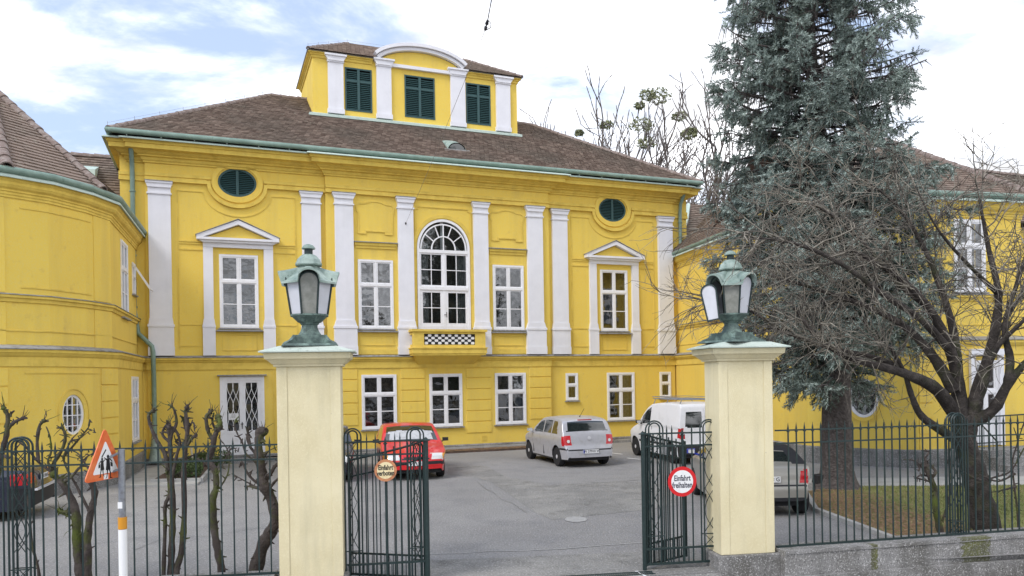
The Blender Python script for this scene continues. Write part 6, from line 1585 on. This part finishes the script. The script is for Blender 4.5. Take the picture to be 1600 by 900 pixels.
# --- big bare tree in front, right
random.seed(5)
bt = thing('bare_tree', 'gnarled leafless tree with dense tangled twigs behind the right fence', 'tree', (0,0,0))
def W(px, py, Y): return at(px, py, Y)
lm = MB(); main = []
def L2(pts, r0, r1, sub=5):
    c = limb(lm, pts, r0, r1, 10, .10, sub); main.append((c, r0, r1)); return c
YB = 12.7
L2([W(1545,842,YB), W(1535,790,YB), W(1520,730,YB), W(1508,690,YB), W(1500,650,YB)], .21, .15)
L2([W(1530,845,YB), W(1522,790,YB), W(1512,740,YB)], .13, .09)
L2([W(1504,700,YB), W(1498,650,YB), W(1497,600,YB), W(1482,540,12.6), W(1450,480,12.4), W(1400,430,12.2), W(1330,390,12.0)], .16, .03)
L2([W(1508,690,YB), W(1520,640,YB), W(1535,590,YB), W(1552,530,12.8), W(1560,460,12.9), W(1545,390,13), W(1530,310,13.1)], .155, .02)
L2([W(1520,660,YB), W(1552,640,12.5), W(1575,600,12.4), W(1600,570,12.3), W(1640,530,12.2), W(1680,470,12.1)], .11, .03)
L2([W(1575,600,12.4), W(1578,560,12.5), W(1570,510,12.5), W(1590,440,12.6), W(1610,380,12.6)], .075, .02)
L2([W(1500,690,YB), W(1470,672,12.5), W(1440,650,12.3), W(1425,620,12.2), W(1412,580,12.1), W(1390,540,12)], .085, .025)
L2([W(1494,650,YB), W(1465,610,12.4), W(1430,590,12.1), W(1385,575,11.9), W(1330,560,11.7), W(1280,530,11.6), W(1240,480,11.6)], .12, .02)
L2([W(1490,610,12.6), W(1460,560,12.6), W(1425,520,12.8), W(1380,490,13), W(1330,470,13.1), W(1270,450,13.2), W(1200,430,13.1)], .10, .018)
L2([W(1497,590,YB), W(1490,520,12.8), W(1470,450,12.9), W(1440,380,12.9), W(1400,320,12.8), W(1350,280,12.7)], .085, .012)
L2([W(1535,590,YB), W(1560,540,12.5), W(1600,500,12.2), W(1650,440,12)], .06, .015)
L2([W(1482,545,12.6), W(1440,500,12.2), W(1380,460,11.8), W(1310,410,11.5), W(1240,380,11.4), W(1170,370,11.5)], .07, .012)
L2([W(1430,590,12.1), W(1370,560,12.3), W(1300,545,12.6), W(1230,520,12.8), W(1160,480,12.7), W(1100,470,12.6)], .06, .010)
L2([W(1450,480,12.4), W(1400,440,12.6), W(1350,380,12.8), W(1290,330,12.8), W(1240,310,12.7)], .05, .008)
L2([W(1560,460,12.9), W(1500,400,12.6), W(1460,350,12.4), W(1430,290,12.4)], .04, .008)
L2([W(1552,530,12.8), W(1590,470,13.2), W(1625,400,13.4), W(1650,330,13.4)], .04, .008)
lm.build('trunk', 'bark', bt, smooth=60)
tw = Twigs(); fine = Twigs()
def shoot(p, d, Ln, r, lev, gravity):
    n = 5; pts = [p]; dd = d.normalized()
    for i in range(n):
        dd = (dd+rv(.16)+Vector((0,0,gravity))).normalized(); pts.append(pts[-1]+dd*Ln/n)
    (tw if lev < 2 else fine).poly(pts, r, r*.45)
    if lev < 3:
        for i in range(1, n+1):
            for _ in range(random.choice((1, 1, 1, 2) if lev < 2 else (0, 0, 1, 1))):
                d2 = (dd+rv(.62)).normalized(); shoot(pts[i], d2, Ln*random.uniform(.42,.72), r*.62, lev+1, gravity)
for c, r0, r1 in main[2:]:
    m_ = len(c)
    for i in range(int(m_*.40), m_):
        t = i/m_
        if c[i].z < 2.6: continue
        if random.random() < .22: continue
        for _ in range(random.choice((1,2)) if t > .5 else 1):
            dd = (c[min(i+1, m_-1)]-c[i-1]).normalized(); d2 = (dd*.8+rv(.6)+Vector((0,0,.12))).normalized()
            shoot(c[i], d2, random.uniform(.9, 1.6)*(1.1-.35*t), .0125, 1, random.choice((-.10,-.04,.05)))
tw.build('branches', 'twig', bt, 4, kind='stuff'); fine.build('twigs', 'twig', bt, 3, kind='stuff')


# --- pollards behind the left fence
def pollard(label, trunks, knobs, Yp, mossy='mossbark', name='pollarded_tree', sh=0):
    t = thing(name, label, 'tree', (0,0,0), 0, 'pollarded trees behind the street fence'); mb = MB()
    for path, r0, r1 in trunks:
        pts = [at(x, y, Yp+random.uniform(-.04,.04)) for x, y in path]
        limb(mb, pts, r0, r1, 9, .16, 4)
        e_ = Vector(pts[-1]); dd = (Vector(pts[-1])-Vector(pts[-2])).normalized()
        if r1 > .012:      # knuckle with stubs
            mb.tube([e_-dd*r1, e_, e_+dd*r1*1.4], [r1, r1*1.7, r1*.9], 7)
            for _ in range(4):
                d2 = (dd*.5+rv(.5)+Vector((0,0,.6))).normalized(); m3 = e_+d2*random.uniform(.05,.15); mb.tube([e_, m3, m3+(d2+rv(.3)).normalized()*random.uniform(.04,.1)], [.006,.004,.002], 4)
            for k in range(random.choice((1,2,3))):
                d2 = (dd+rv(.7)).normalized(); mb.tube([e_, e_+d2*random.uniform(.035,.07)], [r1*.9, r1*.55], 6)
        for k in range(len(pts)-1):       # spurs along the limb
            for _ in range(3):
                q = pts[k].lerp(pts[k+1], random.random()); d2 = rv(1); d2.y *= .5; d2.normalize(); Lq = random.uniform(.02,.06)+r0
                mb.tube([q, q+d2*Lq], [max(.010, r1*.7), .006], 5)
    mb.build('trunk', mossy, t, smooth=60)
    return t
random.seed(3)
pollard('wide-branching pollard with crossing bare limbs behind the warning sign', [
    ([(126,930),(126,890),(120,840),(118,800),(104,765),(84,742)], .085, .035),([(138,925),(136,860),(140,810),(148,770),(138,742),(146,738)], .06, .03),
    ([(84,742),(82,728),(98,700),(102,680),(97,668)], .034, .016),([(84,742),(75,722),(80,705),(78,683),(73,668)], .02, .008),([(98,715),(120,690),(138,668),(140,655)], .018, .006),
    ([(84,740),(60,722),(42,700),(28,690)], .022, .010),([(60,722),(58,690),(62,665),(68,658)], .022, .02),([(96,757),(112,745),(128,728),(150,732),(158,720)], .022, .008),
    ([(118,800),(102,800),(92,797)], .03, .02),([(140,800),(120,760),(100,720),(110,690),(122,676)], .02, .007),([(146,745),(130,720),(118,706),(90,700)], .016, .005),
    ([(92,800),(110,808),(118,822)], .02, .015),([(125,728),(138,712),(160,706),(172,700)], .012, .004),([(110,690),(126,684),(142,672),(150,676)], .010, .003),([(78,715),(100,712),(126,716),(140,705)], .010,.003)], [], 10.15)
pollard('thin dark curving sucker trunk beside the arched post at the left', [([(62,930),(60,890),(50,850),(46,800),(40,760),(36,740)], .022, .010)], [], 9.95)
pollard('pollard with knotted limbs reaching in from the left picture edge', [
    ([(-20,820),(-8,760),(2,710),(10,680),(12,650),(6,638)], .05, .022),([(10,672),(22,660),(35,654)], .028, .018),([(8,668),(16,648),(22,642)], .02, .012),([(-5,700),(-14,672),(-20,650)], .03,.02),([(0,706),(14,716),(26,700),(34,690)], .018,.006)], [], 10.1)
pollard('slender triple-stemmed pollard with forked tips in front of the planting bed', [
    ([(255,930),(256,880),(258,820),(258,790),(265,770),(262,735)], .028, .022),([(266,930),(268,860),(270,800),(268,750),(266,700),(264,668)], .05, .025),
    ([(262,735),(258,710),(246,690),(236,668),(232,648),(238,643)], .03, .018),([(266,700),(268,680),(276,660),(272,640),(268,635)], .022, .014),([(268,750),(276,712),(281,690),(272,668),(262,672)], .024, .012),([(264,690),(254,680),(256,670),(262,662)], .02, .014),([(280,700),(292,686),(300,680),(296,690)], .012,.006)], [], 10.2)
pollard('straight pollard with antler-like stubs left of the white door', [
    ([(275,930),(276,890),(284,860),(288,800),(287,740),(290,700),(293,670),(290,645),(292,637)], .048, .022),([(290,700),(300,685),(306,680)], .024, .016),([(293,682),(286,655),(282,650)], .018, .012),([(292,700),(276,690),(272,680)], .012,.006),([(290,670),(302,660),(304,672)], .014,.008),([(288,735),(270,745),(262,742)], .02,.008),
    ([(289,720),(300,712),(316,705),(330,690)], .012,.004)], [], 10.25)
pollard('mossy pollard with clustered knuckle directly before the white door', [
    ([(345,930),(346,890),(340,860),(334,820),(333,780),(338,760),(336,735),(326,720),(332,700),(336,680),(342,668)], .052, .035),([(336,690),(326,676),(322,652),(328,645)], .03, .02),([(340,676),(332,660),(334,645)], .022,.012),([(342,668),(344,660),(341,652)], .04, .03),
    ([(345,760),(356,740),(358,715),(354,700),(342,684)], .012,.005),([(334,735),(318,722),(306,716)], .014,.006),([(338,745),(350,722),(362,700),(372,706)], .010,.004)], [], 10.2)
pollard('stout leaning mossy pollard with clubbed head beside the left gate pillar', [
    ([(392,930),(400,890),(412,850),(424,830),(430,808),(424,780),(414,760),(410,740),(405,715),(404,690),(408,676)], .095, .05),([(424,830),(436,812),(448,800)], .07, .05),
    ([(408,690),(404,676),(412,674)], .055, .04),([(414,752),(424,738),(430,728),(438,722)], .03,.018),([(410,765),(392,760),(382,760)], .022,.012),([(408,758),(396,750),(386,738),(378,722),(374,730)], .02,.010),
    ([(405,715),(392,700),(386,684),(390,666)], .018,.012),([(392,700),(388,680),(385,668)], .016,.012),([(400,722),(385,710),(378,690),(372,680),(366,664),(368,656)], .014,.008),([(410,720),(420,705),(436,697)], .010,.004),([(416,770),(430,752),(440,745)], .024,.015),([(402,762),(380,750),(362,740)], .012,.005)], [], 10.2)
random.seed(9)
pollard('small twisted pollard stump with hooked twigs on the right lawn edge', [
    ([(1471,838),(1466,815),(1462,790),(1460,765),(1453,745),(1446,728)], .06, .035),([(1453,745),(1442,732),(1430,720),(1412,718)], .02,.006),([(1450,735),(1446,716),(1452,706),(1440,704)], .022,.010),([(1455,745),(1440,742),(1430,748)], .022,.010),([(1452,752),(1436,748),(1428,747)], .016,.007),([(1456,728),(1462,738),(1456,748)], .02,.02),([(1448,722),(1438,726),(1436,736)], .018,.01),
    ([(1472,815),(1480,790),(1486,765),(1486,735)], .018,.008),([(1486,735),(1484,722)], .02,.03)], [], 12.2)
random.seed(14)
pollard('thin dark trained shrub stem with tips at the right fence end', [([(1592,845),(1590,800),(1585,760),(1582,720),(1590,690),(1584,668)], .02, .008),([(1588,760),(1570,765),(1545,770)], .018, .010),([(1586,740),(1560,752),(1530,742)], .018,.012),([(1590,690),(1600,660),(1606,640)], .012,.006),([(1500,735),(1530,750),(1556,745),(1580,735),(1600,700)], .02,.010)], [], 11.9)

# --- bare trees behind the house, with mistletoe
random.seed(31)
def fartree(label, px, top, Yt, trunk_r, spread, mist, lean=0):
    base = at(px, 592, Yt); base.z = 0; topz = at(px, top, Yt).z; t = thing('distant_bare_tree', label, 'tree', base, 0, 'bare trees behind the main house'); T = Twigs(); F = Twigs()
    def grow(p, d, Ln, r, lev):
        n = 5; pts = [p]; dd = d
        for i in range(n): dd = (dd+rv(.11)+Vector((0,0,.04))).normalized(); pts.append(pts[-1]+dd*Ln/n)
        (T if lev < 2 else F).poly(pts, r, r*.55)
        if lev < 4:
            for i in range(2, n+1):
                if lev and random.random() < (.15 if lev < 3 else .30): continue
                grow(pts[i], (dd+rv(.42)+Vector((0,0,.12))).normalized(), Ln*random.uniform(.45,.66), r*.58, lev+1)
    hh = topz
    grow(Vector((0,0,0)), Vector((lean,0,1)).normalized(), hh*.50, trunk_r, 0)
    grow(Vector((0,0,hh*.3)), Vector((-.35+lean,0,1)).normalized(), hh*.40, trunk_r*.6, 1)
    grow(Vector((0,0,hh*.32)), Vector((.35+lean,.1,1)).normalized(), hh*.40, trunk_r*.6, 1)
    mz = max(max(b[2] for b in T.B), max(b[2] for b in F.B)); kz = topz/mz
    for Q in (T, F): Q.A = [(a[0], a[1], a[2]*kz) for a in Q.A]; Q.B = [(a[0], a[1], a[2]*kz) for a in Q.B]; Q.ra = [max(.035, r_) for r_ in Q.ra]; Q.rb = [max(.021, r_) for r_ in Q.rb]
    T.build('trunk', 'fartwig', t, 5); F.build('crown', 'fartwig', t, 3, kind='stuff')
    for (mx_, my_, mr) in mist:
        q = at(mx_, my_, Yt)-base; mr *= .78; leafball(tuple(q), (mr*1.2, mr, mr*.7), int(330*max(.5,mr)), .14, 'mistletoe', 'mistle', t, flat=.35)
fartree('low spreading bare tree just above the roof slope, leftmost behind the house', 922, 178, 52, .20, 1, [(905,208,.4)])
fartree('bare tree with twin upright limbs, second from the left behind the house', 950, 150, 50, .24, 1, [(948,195,.5)])
fartree('slim bare tree with a bent top rising behind the hip', 975, 165, 48, .20, 1, [])
fartree('bare tree carrying the largest mistletoe ball behind the right hip', 1022, 135, 50, .26, 1, [(1028,150,1.0),(1012,148,.7),(1002,195,.9),(1000,165,.4),(1010,224,.7)])
fartree('leaning bare tree right of the mistletoe balls', 1060, 140, 49, .24, 1, [(1062,182,.55)], -.12)
fartree('thin reddish bare tree close to the spruce left side', 1085, 175, 47, .20, 1, [(1076,210,.6),(1080,205,.4)], .06)
fartree('small bare tree in the gap beside the spruce', 1112, 215, 46, .14, 1, [(1116,255,.4)], .1)
fartree('very low wide bare tree peeking over the slope beside the belvedere', 898, 192, 51, .16, 1, [])
fartree('bare tree with thin crossing crown between the mistletoe trees', 1000, 160, 53, .2, 1, [])
fartree('bushy bare tree low behind the hip end', 1045, 175, 46, .18, 1, [])
# faint far tree over the right wing
fartree('hazy bare tree crown above the right rear wing roof', 1560, 232, 60, .2, 1, [])

# --- other side of the street (seen only mirrored in the panes)
op = thing('street_terrace', 'row of street houses opposite the gate, mirrored in the window panes', 'building', (0, -34, 0))
MB().box(-60,60,-6,0,0,6.5).build('wall', 'far', op)
ws = MB()
for i in range(30):
    for z in (1.2, 4.0): MB().box(-58+i*4,-56.8+i*4,.001,.06,z,z+2.1).build('window', 'trim', op)
random.seed(77)
T = Twigs()
def g2(p, d, Ln, r, lev):
    pts = [p]; dd = d
    for i in range(4): dd = (dd+rv(.13)+Vector((0,0,.03))).normalized(); pts.append(pts[-1]+dd*Ln/4)
    T.poly(pts, r, r*.5)
    if lev < 4:
        for i in range(1, 5):
            for _ in range(2 if i > 1 else 1): g2(pts[i], (dd+rv(.5)).normalized(), Ln*.58, r*.5, lev+1)
for tx_ in (-30,-18,-6,6,18,28.5,51,62): g2(Vector((tx_+random.uniform(-.5,.5), -26+random.uniform(-3,3), 0)), Vector((random.gauss(0,.1),0,1)).normalized(), random.uniform(4,7.5), .2, 0)
T.build('street_trees', 'bark', None, 3, kind='stuff', label='leafless street trees across the road, mirrored in the panes', category='trees')
